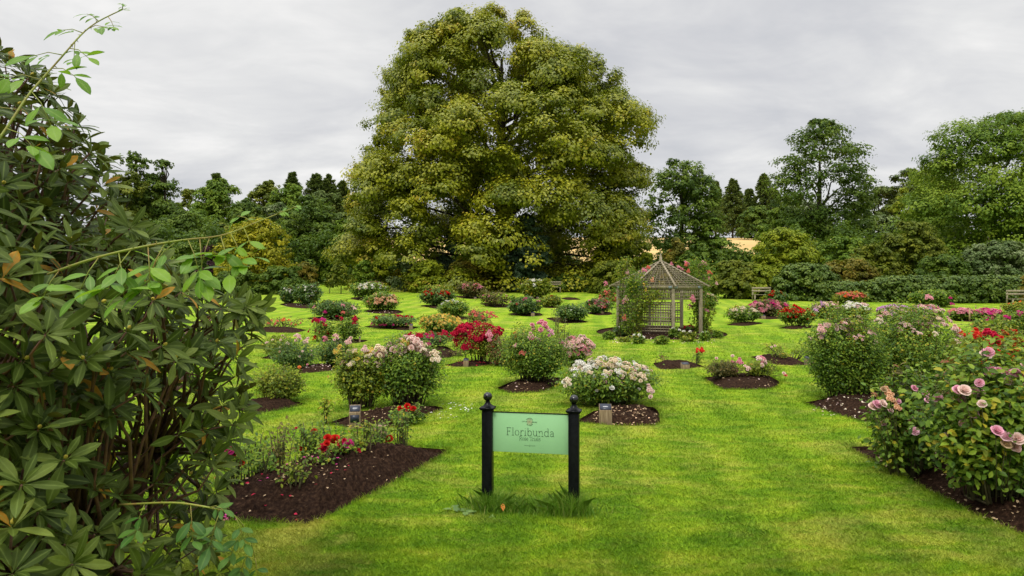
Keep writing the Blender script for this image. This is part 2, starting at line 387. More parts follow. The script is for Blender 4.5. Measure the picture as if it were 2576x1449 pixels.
def tree(name, u, vtop, wpx, y, shape, m, label, cat='tree', clear=.03, ncl=40, rc=.16, nsub=10, nlf=22, ls=None, dep=.8, group=None, seed=0, trunk=.022, lean=0, base=None, **kw):
    x = (u-CU)/F*y; zb = float(G(y)) if base is None else base
    zt = CAMZ+(CV-vtop)/F*y; H = zt-zb; W = wpx/F*y*(1.14 if y > 64 else 1.05)
    root = empty(name, (x, y, zb), label, cat, group)
    prof = [(clear*H+(1-clear)*H*t, -W/2*w, W/2*w) for t, w in SH[shape]]
    rcm = rc*min(W, H*1.2)
    ls = ls or max(3.4/683*y*.72, .05); ncl = int(ncl*1.6)
    cen = crown(name, prof, dep, M[m], ncl, rcm, nsub, nlf, ls, root, seed+int(u), **kw)
    limbs(root, cen, H*.97, max(H*trunk, .03), seed+int(u), lean=lean, n=16 if H > 4 else 8)
    return root
def conifer(u, vtop, wpx, y, m, label, group=None, seed=0, dens=1., droop=.25, vb=None):
    rng = np.random.default_rng(int(u)+seed)
    x = (u-CU)/F*y; zb = float(G(y)); zt = CAMZ+(CV-vtop)/F*y; H = zt-zb; W = wpx/F*y/2*1.4
    root = empty('conifer_tree', (x, y, zb), label, 'tree', group)
    b = MB(); b.tube([(0, 0, -.3), (0, 0, H*.5), (0, 0, H*.98)], [H*.016, H*.010, H*.002], 6)
    nb = int(190*dens); t = np.sort(rng.random(nb))**.85
    P = []; D = []
    for i in range(nb):
        tt = .12+.88*t[i]; ln = W*(1-tt)**.8*rng.uniform(.7, 1.15)+.02*H*rng.uniform(.3, 1.2)
        a = rng.uniform(0, 2*math.pi); k = 26
        s = np.linspace(.08, 1, k)[:, None]*np.ones((1, 3))
        dd = np.array([math.cos(a), math.sin(a), 0])
        up = .35*(tt-.35)
        pts = dd*ln*s+np.array([0, 0, 1.])*(H*tt+ln*(up*s-droop*s*s))
        for rep in range(3):
            P.append(pts+rng.normal(size=pts.shape)*ln*.085); D.append(np.tile(dd+np.array([0, 0, up]), (k, 1)))
    P = np.concatenate(P); D = np.concatenate(D); n = len(P)
    ls = 3.4/683*y*.75
    put('crown', leafmesh('crown', P, rdir(n, rng)*.7+np.array([0, 0, .7]), D+rdir(n, rng)*.55, ls*rng.uniform(.7, 1.3, n), ls*.45, TQ, rng.random(n)*.8+.1, M[m], False), root)
    b.build('trunk', M['bark'], root, smooth=True)
    return root

def bigtree():
    y = 68.; u0 = 1262
    x = (u0-CU)/F*y; zb = float(G(y)); s = y/F
    rows = [(32,1105,1210),(44,1085,1235),(56,1070,1290),(80,1035,1375),(130,990,1425),(165,976,1500),(220,984,1560),(290,962,1605),(335,930,1640),(380,888,1652),(410,880,1648),
            (440,905,1620),(470,880,1600),(520,872,1612),(565,846,1625),(630,850,1618),(700,862,1605),(738,880,1590)]
    prof = [(CAMZ+(CV-v)*s-zb, (a-u0)*s, (b-u0)*s) for v, a, b in rows]
    root = empty('lime_tree', (x, y, zb), 'giant spreading lime tree with a yellow-green crown reaching down to the lawn', 'tree')
    cen = crown('lime', prof, .8, M['lime'], 235, 2.75, 26, 68, .25, root, 5, front=.66, flat=.62, solid=.25, hang=.3, tint=.42)
    limbs(root, cen, 27, .75, 3, n=70, fork=.15)
bigtree()

BW = 'trees of the woodland behind the rose garden'
def thicket():
    rng = np.random.default_rng(8); P = []; RN = []; NN = []
    def strip(u0, u1, y0, y1, v0, v1, n, dep):
        k = rng.uniform(0, 1, n); u = u0+(u1-u0)*k; y = y0+(y1-y0)*k+rng.uniform(-dep, dep, n); x = (u-CU)/F*y
        top = CAMZ+(CV-(v0+(v1-v0)*k+18*np.sin(u/23.)+10*np.sin(u/9.+2)))/F*y; g = G(y); h = (top-g)*rng.random(n)**.7
        for i in range(n):
            m = 55; r_ = .9+.4*rng.random(); e = rdir(m, rng)
            P.append(np.array([x[i], y[i], g[i]+h[i]])+e*r_*rng.uniform(.4, 1, (m, 1))); NN.append(e*.6+np.array([0, 0, .5])+rdir(m, rng)*.5); RN.append(np.clip(.15+.6*rng.random()+rng.normal(size=m)*.13, 0, .9))
    strip(-300, 900, 76, 80, 560, 600, 900, 3)
    strip(880, 1620, 80, 80, 660, 660, 500, 3)
    strip(1585, 1700, 72, 72, 650, 660, 120, 2)
    strip(1790, 2000, 72, 72, 650, 640, 200, 2)
    strip(1990, 2900, 78, 72, 600, 600, 800, 3)
    P = np.concatenate(P); n = len(P); NN = np.concatenate(NN)
    o = put('undergrowth', leafmesh('undergrowth', P, NN, rdir(n, rng), .42*rng.uniform(.7, 1.3, n), .28, TQ, np.concatenate(RN), M['lf_dark'], False)); tag(o, 'dark tangled undergrowth between the trees behind the garden', kind='stuff')
thicket()
# left wood, from far to near
tree('broadleaf_tree', 385, 470, 150, 104, 'round', 'lf_mid', 'mid green tree behind the top edge of the rhododendron', group=BW, ncl=34)
tree('broadleaf_tree', 395, 436, 150, 100, 'dome', 'lf_dark', 'dark green round tree with a lacy branch sticking out of its top', group=BW, ncl=50, nlf=22)
tree('broadleaf_tree', 345, 384, 70, 99, 'spread', 'lf_dark', 'open lacy tree top against the sky over the dark round tree', group=BW, ncl=12, clear=.74, nsub=7, nlf=9, rc=.2)
tree('broadleaf_tree', 415, 402, 46, 99.5, 'spread', 'lf_dark', 'small tuft-topped tree beside the lacy top at the left', group=BW, ncl=7, clear=.80, nsub=6, nlf=8, rc=.22)
tree('broadleaf_tree', 478, 478, 90, 108, 'dome', 'lf_olive', 'olive tree filling the dip between two round trees on the left', group=BW, ncl=26)
conifer(545, 438, 90, 112, 'lf_conif', 'dark conifer tip peeping over the round green tree on the left', BW)
tree('broadleaf_tree', 553, 450, 135, 98, 'dome', 'lf_mid', 'bright mid green round tree left of the pines', group=BW, ncl=50, nlf=20)
tree('broadleaf_tree', 500, 520, 130, 92, 'dome', 'lf_mid', 'lower green tree under the dip left of the yellow shrub', group=BW, ncl=34)
tree('broadleaf_tree', 618, 500, 110, 94, 'round', 'lf_dark', 'dark green tree behind the yellow shrub', group=BW, ncl=36)
tree('broadleaf_tree', 672, 455, 120, 104, 'tall', 'lf_olive', 'feathery olive larch-like tree left of the first pine', group=BW, ncl=44)
tree('broadleaf_tree', 320, 430, 120, 96, 'dome', 'lf_olive', 'olive tree behind the outer leaves of the rhododendron top', group=BW, ncl=36)
tree('broadleaf_tree', 455, 530, 130, 88, 'dome', 'lf_dark', 'lower dark tree just right of the rhododendron', group=BW, ncl=40)
tree('broadleaf_tree', 560, 560, 120, 84, 'dome', 'lf_olive', 'lower olive tree behind the purple shrub', group=BW, ncl=34)
tree('broadleaf_tree', 730, 462, 120, 100, 'dome', 'lf_mid', 'mid green tree beneath the first pine', group=BW, ncl=40)
tree('broadleaf_tree', 820, 478, 120, 98, 'dome', 'lf_conif', 'dull green tree beneath the row of pines', group=BW, ncl=40)
tree('broadleaf_tree', 2010, 500, 150, 98, 'dome', 'lf_silver', 'pale green tree wall behind the tall oak', group=BW, ncl=40)
tree('broadleaf_tree', 2330, 470, 150, 88, 'dome', 'lf_mid', 'green tree filling the gap left of the big right tree', group=BW, ncl=44)
conifer(735, 437, 70, 106, 'lf_conif', 'first pine from the left standing above the wood', BW, droop=-.1)
conifer(795, 440, 95, 108, 'lf_conif', 'tallest broad pine in the row left of the lime tree', BW, droop=-.1)
conifer(828, 443, 80, 109, 'lf_conif', 'second pine from the lime tree, pointed', BW, droop=-.05)
conifer(862, 458, 70, 107, 'lf_conif', 'pine nearest the lime tree on its left', BW, droop=-.05)
tree('broadleaf_tree', 705, 500, 110, 90, 'tall', 'lf_silver', 'grey green tree behind the tip of the arching rose shoot', group=BW, ncl=30)
tree('broadleaf_tree', 780, 492, 150, 84, 'dome', 'lf_dark', 'broad dark tree between the yellow shrub and the lime', group=BW, ncl=60, nlf=20)
tree('broadleaf_tree', 862, 545, 100, 80, 'dome', 'lf_mid', 'green tree in the shade beside the left foot of the lime', group=BW, ncl=36)
tree('yellow_shrub', 648, 548, 190, 60, 'dome', 'lf_yellow', 'large yellow-leaved shrub in front of the left wood', 'shrub', ncl=60, nlf=20, clear=.02)
tree('purple_shrub', 530, 618, 62, 62, 'dome', 'lf_purple', 'dark purple-leaved shrub left of the yellow one', 'shrub', ncl=22, clear=.02)
SHG = 'shrubs along the garden edge'
tree('shrub', 470, 610, 120, 63, 'dome', 'lf_dark', 'dark shrub seen past the rhododendron left of the purple shrub', 'shrub', ncl=26, clear=.0, group=SHG)
tree('shrub', 400, 620, 150, 58, 'dome', 'lf_mid', 'green shrub behind the rhododendron near the left edge', 'shrub', ncl=26, clear=.0, group=SHG)
tree('shrub', 600, 683, 150, 55, 'dome', 'lf_dark', 'low dark spreading shrub beneath the yellow shrub', 'shrub', ncl=40, clear=.0, group=SHG)
tree('shrub', 715, 668, 130, 56, 'dome', 'lf_dark', 'low dark shrub behind the far left white roses', 'shrub', ncl=40, clear=.0, group=SHG)
tree('shrub', 770, 660, 80, 58, 'dome', 'lf_rust', 'rust-tinged shrub between the yellow shrub and the sapling', 'shrub', ncl=24, clear=.0, group=SHG)
tree('sapling', 858, 640, 52, 56, 'column', 'lf_olive', 'slender young tree on the lawn in front of the left wood', 'tree', ncl=22, clear=.2, nsub=6, nlf=9, trunk=.012)
tree('sapling', 829, 690, 22, 57, 'column', 'lf_olive', 'smallest sapling beside the slender young tree', 'tree', ncl=8, clear=.3, nsub=5, nlf=6, trunk=.012)
tree('shrub', 918, 648, 50, 60, 'dome', 'lf_mid', 'upright green shrub left of the brown bench', 'shrub', ncl=18, clear=0, group=SHG)
tree('shrub', 958, 630, 48, 60.5, 'tall', 'lf_lime', 'light green upright shrub behind the brown bench', 'shrub', ncl=20, clear=0, group=SHG)
tree('shrub', 1008, 650, 70, 60, 'dome', 'lf_silver', 'grey green shrub right of the brown bench', 'shrub', ncl=24, clear=0, group=SHG)
tree('shrub', 1078, 655, 90, 58, 'dome', 'lf_lime', 'laurel with big yellow green leaves under the lime', 'shrub', ncl=30, clear=0, group=SHG)
tree('shrub', 1180, 648, 120, 60, 'dome', 'lf_rust', 'open brownish shrub with bare branches under the lime', 'shrub', ncl=34, clear=0, group=SHG, nlf=11)
tree('holm_oak', 1322, 540, 130, 59, 'tall', 'lf_blue', 'dark blue green evergreen tree standing before the middle of the lime', 'tree', ncl=60, clear=.04, nlf=20)
tree('holm_oak', 1145, 570, 80, 62, 'tall', 'lf_blue', 'thin dark evergreen half lost in the lime, left of its twin', 'tree', ncl=26, clear=.05)
tree('shrub', 1425, 690, 130, 60, 'dome', 'lf_dark', 'dark shrub behind the grey bench under the lime', 'shrub', ncl=30, clear=0, group=SHG)
tree('shrub', 1540, 655, 130, 57, 'dome', 'lf_olive', 'olive shrub left of the gazebo roof', 'shrub', ncl=44, clear=0, group=SHG)
tree('shrub', 1610, 600, 70, 64, 'tall', 'lf_lime', 'narrow light green shrub behind the gazebo at the right foot of the lime', 'shrub', ncl=24, clear=0, group=SHG)
# right side
tree('broadleaf_tree', 1715, 392, 190, 80, 'tall', 'lf_dark', 'dark round-topped tree right of the lime, behind the gazebo', group=BW, ncl=75, nlf=18, clear=.10, tint=.5)
tree('broadleaf_tree', 1790, 540, 90, 78, 'round', 'lf_mid', 'brighter green low tree at the right flank of the dark tree', group=BW, ncl=26, clear=.1)
tree('shrub', 1695, 600, 80, 58, 'dome', 'lf_rust', 'golden red tinged shrub behind the gazebo peak', 'shrub', ncl=26, clear=0, group=SHG)
tree('shrub', 1765, 612, 110, 57, 'dome', 'lf_dark', 'dark shrub behind the right side of the gazebo', 'shrub', ncl=30, clear=0, group=SHG)
for i, (u, v, w, y) in enumerate([(1800, 460, 55, 205), (1843, 452, 75, 190), (1885, 478, 60, 200), (1922, 440, 70, 195), (1950, 480, 60, 190), (1980, 495, 60, 185), (2010, 490, 70, 200)]):
    conifer(u, v, w, y, 'lf_conif', ['far conifer right behind the dark tree', 'broad brownish far conifer at the left of its stand', 'low far conifer between two taller ones', 'tallest pointed far conifer of the stand', 'far conifer just left of the tall oak', 'far conifer half hidden by the tall oak', 'far conifer behind the tall oak trunk'][i], 'far conifers beyond the field', dens=.8)
tree('broadleaf_tree', 1905, 520, 90, 170, 'dome', 'lf_dark', 'far dark tree under the conifers at the field edge', group=BW, ncl=24)
tree('oak_tree', 2062, 300, 235, 86, 'oval', 'lf_dark', 'tall oak with sky showing through its crown, right of the gazebo', 'tree', ncl=80, nlf=15, clear=.22, solid=.15, tint=.5)
tree('broadleaf_tree', 1965, 520, 110, 92, 'dome', 'lf_mid', 'green tree at the left foot of the tall oak', group=BW, ncl=34)
tree('broadleaf_tree', 2150, 505, 110, 92, 'dome', 'lf_dark', 'dark tree at the right foot of the tall oak', group=BW, ncl=40)
tree('broadleaf_tree', 2210, 470, 120, 190, 'dome', 'lf_conif', 'far wooded hill tree right of the tall oak, lowest', group=BW, ncl=26)
tree('broadleaf_tree', 2290, 425, 130, 185, 'dome', 'lf_conif', 'far hilltop tree midway to the big right tree', group=BW, ncl=30)
tree('broadleaf_tree', 2360, 398, 120, 180, 'dome', 'lf_olive', 'far hilltop tree touching the big right tree', group=BW, ncl=30)
tree('broadleaf_tree', 2265, 468, 60, 100, 'round', 'lf_lime', 'bright yellow green tree in front of the wooded hill', group=BW, ncl=22)
tree('broadleaf_tree', 2215, 540, 120, 96, 'dome', 'lf_silver', 'grey green tree below the wooded hill', group=BW, ncl=34)
tree('broadleaf_tree', 2500, 286, 430, 70, 'dome', 'lf_mid', 'largest tree at the right, with a broad green crown', group=BW, ncl=90, nsub=14, nlf=36, rc=.13, clear=.04, tint=.5, solid=.3)
tree('broadleaf_tree', 2610, 300, 200, 74, 'dome', 'lf_mid', 'green tree cut by the right edge of the picture', group=BW, ncl=50, nlf=18)
tree('shrub', 2290, 555, 160, 62, 'dome', 'lf_olive', 'tall olive shrub left of the big right tree', 'shrub', ncl=60, clear=0, group=SHG)
tree('shrub', 2500, 605, 190, 56, 'dome', 'lf_silver', 'wide shrub with pale flecked leaves above the long hedge', 'shrub', ncl=60, clear=0, group=SHG)
tree('shrub', 2370, 640, 130, 54, 'dome', 'lf_dark', 'dark shrub above the left part of the long hedge', 'shrub', ncl=36, clear=0, group=SHG)
tree('shrub', 1975, 572, 170, 62, 'dome', 'lf_lime', 'wide yellow green shrub in front of the tall oak', 'shrub', ncl=60, clear=0, group=SHG)
tree('shrub', 2110, 590, 150, 62, 'dome', 'lf_mid', 'mid green shrub right of the wide yellow green one', 'shrub', ncl=46, clear=0, group=SHG)
tree('shrub', 2190, 610, 130, 60, 'dome', 'lf_olive', 'shrub between the mid green shrub and the tall olive one', 'shrub', ncl=36, clear=0, group=SHG)
tree('shrub', 1850, 655, 150, 50, 'dome', 'lf_olive', 'olive yellow shrub just right of the gazebo roses', 'shrub', ncl=60, clear=0, group=SHG)
tree('shrub', 1920, 668, 110, 49, 'dome', 'lf_lime', 'yellow green low shrub behind the bench right of the gazebo', 'shrub', ncl=36, clear=0, group=SHG)
tree('shrub', 2020, 662, 170, 48, 'dome', 'lf_hedge', 'rounded rhododendron mound at the left end of the hedges', 'shrub', ncl=70, clear=0, group=SHG)
tree('shrub', 2130, 650, 150, 50, 'dome', 'lf_rust', 'rust-tinged rhododendron mound behind the coral roses', 'shrub', ncl=60, clear=0, group=SHG)
tree('hedge', 2400, 692, 400, 46, 'hedge', 'lf_hedge', 'long low clipped-looking rhododendron hedge at the right', 'hedge', ncl=260, rc=.30, clear=0, dep=.25, nsub=9, nlf=16, flat=.8, trunk=.01)
tree('hedge', 2150, 706, 200, 46.5, 'hedge', 'lf_hedge', 'short dark hedge left of the long one', 'hedge', ncl=90, rc=.30, clear=0, dep=.3, flat=.8, trunk=.01)
tree('hedge', 2590, 690, 90, 45, 'dome', 'lf_rust', 'rusty orange end of hedge at the right edge', 'hedge', ncl=30, clear=0, flat=.8, trunk=.01)

# ------------------------------------------------------------------ flower beds
R2 = lambda p: (644+p[0]*.25, 697.7+p[1]*.25)
R3 = lambda p: (1288+p[0]*.25, 697.7+p[1]*.25)
R4 = lambda p: (1932+p[0]*.25, 697.7+p[1]*.25)
R5 = lambda p: (429.3+p[0]*.2778, 1046.5+p[1]*.2778)
R7 = lambda p: (1932+p[0]/3, 966+p[1]/3)
FU = lambda p: p
BEDS = []       # dicts: poly (n,2), c, ang, rad, hm
GZ = (0, 0)
def polygon_to_world(fn, pts): return np.array([gp(*fn(p)) for p in pts])
def resample(P, step):
    out = []
    n = len(P)
    for i in range(n):
        a, b = P[i], P[(i+1) % n]; k = max(1, int(np.linalg.norm(b-a)/step))
        for j in range(k): out.append(a+(b-a)*j/k)
    return np.array(out)
def chaikin(P):
    Q = []
    for i in range(len(P)):
        a, b = P[i], P[(i+1) % len(P)]; Q += [a*.85+b*.15, a*.15+b*.85]
    return np.array(Q)
def add_bed(P, hm, label, step=.1, rings=14, m='soil'):
    P = resample(chaikin(P), step)
    c = P.mean(0)
    area = np.sum(P[:, 0]*np.roll(P[:, 1], -1)-np.roll(P[:, 0], -1)*P[:, 1])
    if area < 0: P = P[::-1]
    d = P-c; ang = np.arctan2(d[:, 1], d[:, 0]); o = np.argsort(ang); P = P[o]; d = d[o]; ang = ang[o]
    bed = dict(poly=P, c=c, ang=ang, rad=np.linalg.norm(d, axis=1), hm=hm)
    BEDS.append(bed)
    n = len(P); V = [np.column_stack([P, G(P[:, 1])])]
    rng = np.random.default_rng(len(BEDS))
    fr = [1.0]+list(np.linspace(.985, .03, rings))
    for i, s in enumerate(fr):
        q = c+d*s; h = bedh_t(1-s, hm)+(rng.normal(size=n)*(.018 if step < .08 else .010)*min(1, (1-s)*6))
        V.append(np.column_stack([q, G(q[:, 1])+h]))
    V = np.concatenate(V); Fc = []
    for i in range(len(fr)):
        a = i*n; b = (i+1)*n; k = np.arange(n); k2 = (k+1) % n
        Fc.append(np.column_stack([a+k, a+k2, b+k2, b+k]))
    Fc = [list(map(int, r)) for r in np.concatenate(Fc)]
    Fc.append(list(range(len(fr)*n, (len(fr)+1)*n)))
    o = put('flower_bed', mesh('flower_bed', V, Fc, M[m], True)); tag(o, label, kind='structure')
    return bed
def bedh_t(t, hm):
    t = np.clip(t, 0, 1); s = np.clip(t/.5, 0, 1)
    return -.055+(hm+.055)*(s*s*(3-2*s))
def bed_t(b, x, y):
    d = np.stack([np.asarray(x)-b['c'][0], np.asarray(y)-b['c'][1]], -1); a = np.arctan2(d[..., 1], d[..., 0])
    r = np.interp(a, b['ang'], b['rad'], period=2*math.pi)
    return 1-np.linalg.norm(d, axis=-1)/r
def soil_z(x, y):
    for b in BEDS:
        t = bed_t(b, x, y)
        if t > 0: return float(G(y)+bedh_t(t, b['hm']))
    return float(G(y))
def bed(fn, pts, hm=.10, label='', step=.1, **k):
    return add_bed(polygon_to_world(fn, pts), hm, label, step, **k)

NL = bed(R5, [(2560,310),(2230,285),(1900,275),(1500,340),(1000,500),(650,630),(300,740),(60,830),(100,890),(260,940),(600,955),(1000,968),(1230,990),(1400,920),(1700,770),(2100,560)], .20, 'long dark soil bed in the left foreground with few red roses', .05, rings=34)
NR = bed(R7, [(585,475),(750,470),(1000,480),(1500,500),(2200,560),(2900,900),(2700,1500),(2100,1250),(1932,1150),(1850,1110),(1700,1050),(1550,985),(1400,900),(1200,800),(1000,690),(800,590)], .16, 'dark soil bed in the right foreground under pink roses', .05, rings=34)
bed(R7, [(260,143),(420,112),(700,60),(1100,70),(1300,150),(1150,230),(900,285),(720,285),(600,255),(450,210),(330,165)], .14, 'soil bed with scattered petals under the largest rose bush', .06, rings=20)
bed(FU, [(820,1066),(870,1048),(960,1032),(1090,1020),(1125,1028),(1050,1052),(985,1076),(900,1080)], .10, 'soil bed under the tall cream roses left of the sign', .07, rings=20)
bed(FU, [(1450,1058),(1500,1030),(1640,1022),(1658,1035),(1662,1071),(1560,1072),(1465,1064)], .10, 'leaf-strewn soil bed behind the right sign post', .07, rings=20)
bed(FU, [(1245,978),(1290,958),(1400,948),(1428,955),(1372,986),(1285,990)], .10, 'soil bed under the tall bush with dark upright shoots', .08)
bed(FU, [(1765,950),(1800,946),(1930,942),(1965,962),(1950,978),(1880,981),(1812,980)], .12, 'soil bed with low sparse pink roses right of the white ones', .08)
bed(R3, [(1415,862),(1480,853),(1700,850),(1850,865),(1950,900),(1800,915),(1600,928),(1470,925)], .10, 'almost bare soil bed with one scarlet rose', .08)
bed(R4, [(-190,800),(-60,780),(150,790),(350,850),(440,880),(300,888),(60,880),(-60,840)], .10, 'nearly bare soil bed beside a marker, left of the huge bush', .08)
bed(R2, [(230,270),(330,255),(600,270),(610,308),(500,316),(330,300)], .06, 'soil bed under the far left white roses', .15)
bed(R2, [(935,205),(1100,190),(1280,200),(1150,245),(1000,228)], .06, 'soil bed in front of the brown bench', .15)
bed(R2, [(1070,340),(1150,320),(1420,325),(1495,352),(1400,370),(1200,364)], .06, 'petal-strewn soil bed under the peach roses', .15)
bed(R2, [(500,410),(600,395),(1000,395),(1060,415),(860,442),(620,432)], .06, 'soil bed under the green bush with few pink blooms', .15)
bed(R2, [(-60,525),(60,505),(430,515),(520,530),(400,560),(200,558),(0,548)], .10, 'low soil bed with small orange roses', .12)
bed(R2, [(700,625),(1140,628),(1090,650),(980,668),(780,660)], .06, 'soil bed under the sparse crimson roses', .12)
bed(R2, [(30,815),(120,790),(300,780),(420,800),(250,828)], .06, 'narrow soil bed at the edge of the rhododendron', .12)
bed(R2, [(400,960),(450,905),(620,880),(780,885),(830,935),(620,955),(440,972)], .08, 'soil bed under the pale pink and yellow roses at the left', .1)
bed(R2, [(-160,1260),(0,1240),(420,1250),(500,1278),(200,1345),(-20,1372),(-160,1350)], .10, 'soil bed beside the tip of the rhododendron', .08)
bed(R2, [(1640,284),(1720,275),(1960,285),(1990,305),(1830,322)], .06, 'soil bed under the bright red roses', .15)
bed(R2, [(1760,398),(1850,385),(2060,390),(2200,420),(2000,432)], .06, 'soil bed under the small white roses near the middle', .15)
bed(R2, [(1070,498),(1180,480),(1500,485),(1650,502),(1520,536),(1350,522)], .06, 'soil bed under the low crimson roses', .15)
bed(R2, [(1620,600),(2000,590),(2200,540),(2400,520),(2420,560),(2000,640)], .05, 'soil bed behind the massed crimson roses', .15)
bed(R2, [(1440,712),(1600,690),(1900,690),(2000,735),(1700,740)], .05, 'soil bed under the mixed red and magenta roses', .12)
bed(R2, [(1760,770),(1850,745),(2000,740),(2050,760),(1960,810),(1830,812)], .08, 'small bare soil bed left of the massed crimson roses', .1)
bed(R2, [(1880,882),(2000,862),(2390,845),(2430,868),(2280,890),(2150,902),(1990,900)], .07, 'soil bed with red petals under the massed crimson roses', .1)
bed(R2, [(1970,190),(2060,183),(2290,195),(2310,212),(2150,220)], .05, 'soil bed under the far pink roses', .2)
bed(R2, [(2240,265),(2330,255),(2540,270),(2570,305),(2380,305)], .05, 'soil bed under sparse dark far roses', .2)
bed(R3, [(-60,370),(50,350),(280,355),(320,385),(150,396)], .05, 'soil bed beside a marker left of the middle', .2)
bed(R3, [(330,412),(430,400),(700,425),(780,455),(500,465)], .06, 'soil bed under the dark bush with cream buds', .15)
bed(R3, [(735,355),(850,335),(1000,350),(1010,378),(850,384)], .05, 'soil bed under the coral pink roses left of the gazebo', .15)
bed(R3, [(540,915),(620,880),(850,850),(920,855),(820,895),(650,925)], .07, 'soil bed under the massed pale pink roses', .1)
bed(R3, [(2140,480),(2250,455),(2480,450),(2540,462),(2350,492)], .06, 'soil bed under the cream yellow roses right of the gazebo', .15)
bed(R3, [(2400,405),(2520,390),(2760,395),(2770,415),(2560,425)], .05, 'soil bed under the magenta and pink roses', .15)
bed(R4, [(90,512),(200,492),(440,485),(545,492),(400,515),(250,525)], .06, 'soil bed under the dark red roses right of the gazebo', .15)
bed(R4, [(1860,440),(1950,420),(2350,425),(2400,435),(2100,450)], .05, 'soil strip under the row of pink roses', .15)
bed(R4, [(2150,570),(2300,545),(2700,545),(2800,590),(2400,592)], .06, 'soil bed at the right edge under magenta roses', .12)
bed(R3, [(90,205),(200,190),(380,200),(430,215),(250,222)], .04, 'soil bed under the white-topped far bush', .2)
bed(R3, [(270,300),(400,285),(500,300),(400,312)], .04, 'soil bed under the low yellow green bush', .2)
bed(R3, [(480,210),(560,198),(650,205),(700,225),(560,230)], .03, 'bare reddish soil patch near the grey bench', .2)
bed(R3, [(1850,330),(1980,300),(2060,315),(2000,335)], .04, 'soil bed behind the right side of the gazebo', .2)
# ring bed of the gazebo
gx, gy = (1662-CU)/F*28.0, 28.0
GZ = (gx, gy)
an = np.linspace(0, 2*math.pi, 60, endpoint=False)
ringb = add_bed(np.stack([gx+.0+2.62*np.cos(an), gy+2.62*np.sin(an)], 1), .10, 'round soil bed strewn with petals round the gazebo', .15)

# ------------------------------------------------------------------ ground sheet with the beds cut out
def ground():
    xs = []; pts = []; edges = []
    ys = [1.0]
    while ys[-1] < 95: ys.append(ys[-1]+max(.35, ys[-1]*.03))
    for y in ys:
        w = y*.95+6; k = int(2*w/max(.5, y*.05)); 
        for x in np.linspace(-w, w, k): pts.append((x, y))
    pts = np.array(pts)
    keep = np.ones(len(pts), bool)
    for b in BEDS:
        t = bed_t(b, pts[:, 0], pts[:, 1]); keep &= t < -.06
    pts = [tuple(p) for p in pts[keep]]
    for b in BEDS:
        s = len(pts); n = len(b['poly']); pts += [tuple(p) for p in b['poly']]
        edges += [(s+i, s+(i+1) % n) for i in range(n)]
    r = delaunay_2d_cdt([Vector(p) for p in pts], edges, [], 0, 1e-4)
    V = np.array([(v.x, v.y) for v in r[0]]); Fc = np.array([list(f) for f in r[2]])
    cc = V[Fc].mean(1); keep = np.ones(len(Fc), bool)
    for b in BEDS: keep &= bed_t(b, cc[:, 0], cc[:, 1]) < 0
    V3 = np.column_stack([V, G(V[:, 1])])
    o = put('lawn', mesh('lawn', V3, Fc[keep], M['lawn'], True)); tag(o, 'mown lawn between the rose beds', kind='structure')
    # wide skirts of rough grass and the ripe field beyond
    yy = np.concatenate([np.linspace(ys[-1]-6, 120, 8), np.linspace(140, 2400, 40)])
    x2 = np.linspace(-1500, 1500, 41)
    V = np.array([(x, y, float(G(y))-(.12 if y < 100 else 0)) for y in yy for x in x2]); k = len(x2)
    Fc = np.array([(i*k+j, i*k+j+1, (i+1)*k+j+1, (i+1)*k+j) for i in range(len(yy)-1) for j in range(k-1)])
    o = put('field', mesh('field', V, Fc, M['field'], True)); tag(o, 'golden ripe field on the rising ground behind the trees', kind='structure')
    V = []; 
    yb = np.linspace(-60, 95, 60)
    V = np.array([(x, y, float(G(y))-.35) for y in yb for x in np.linspace(-300, 300, 31)]); k = 31
    Fc = np.array([(i*k+j, i*k+j+1, (i+1)*k+j+1, (i+1)*k+j) for i in range(len(yb)-1) for j in range(k-1)])
    o = put('ground', mesh('ground', V, Fc, M['lawn'], True)); tag(o, 'grassy ground around the garden', kind='structure')
ground()

# ------------------------------------------------------------------ grass
def inbed(x, y, lim=0):
    k = np.zeros(len(x), bool)
    for b in BEDS: k |= bed_t(b, x, y) > lim
    return k
def blades(name, x, y, h, w, rng, m, lean=.5, zoff=0, label=''):
    n = len(x); a = rng.uniform(0, 2*math.pi, n); l = rng.normal(size=(n, 2))*lean*h[:, None]
    z = G(y)-.004+zoff
    dx = np.cos(a)*w/2; dy = np.sin(a)*w/2
    V = np.stack([np.stack([x-dx, y-dy, z], 1), np.stack([x+dx, y+dy, z], 1),
                  np.stack([x+l[:, 0]*.35+dx*.7, y+l[:, 1]*.35+dy*.7, z+h*.62], 1), np.stack([x+l[:, 0], y+l[:, 1], z+h], 1),
                  np.stack([x+l[:, 0]*.35-dx*.7, y+l[:, 1]*.35-dy*.7, z+h*.62], 1)], 1).reshape(-1, 3)
    f = (np.array([0, 1, 2, 3, 4])[None]+5*np.arange(n)[:, None])
    o = put(name, mesh(name, V, f, m, True, {'rnd': rng.random(n)})); tag(o, label, kind='stuff'); return o
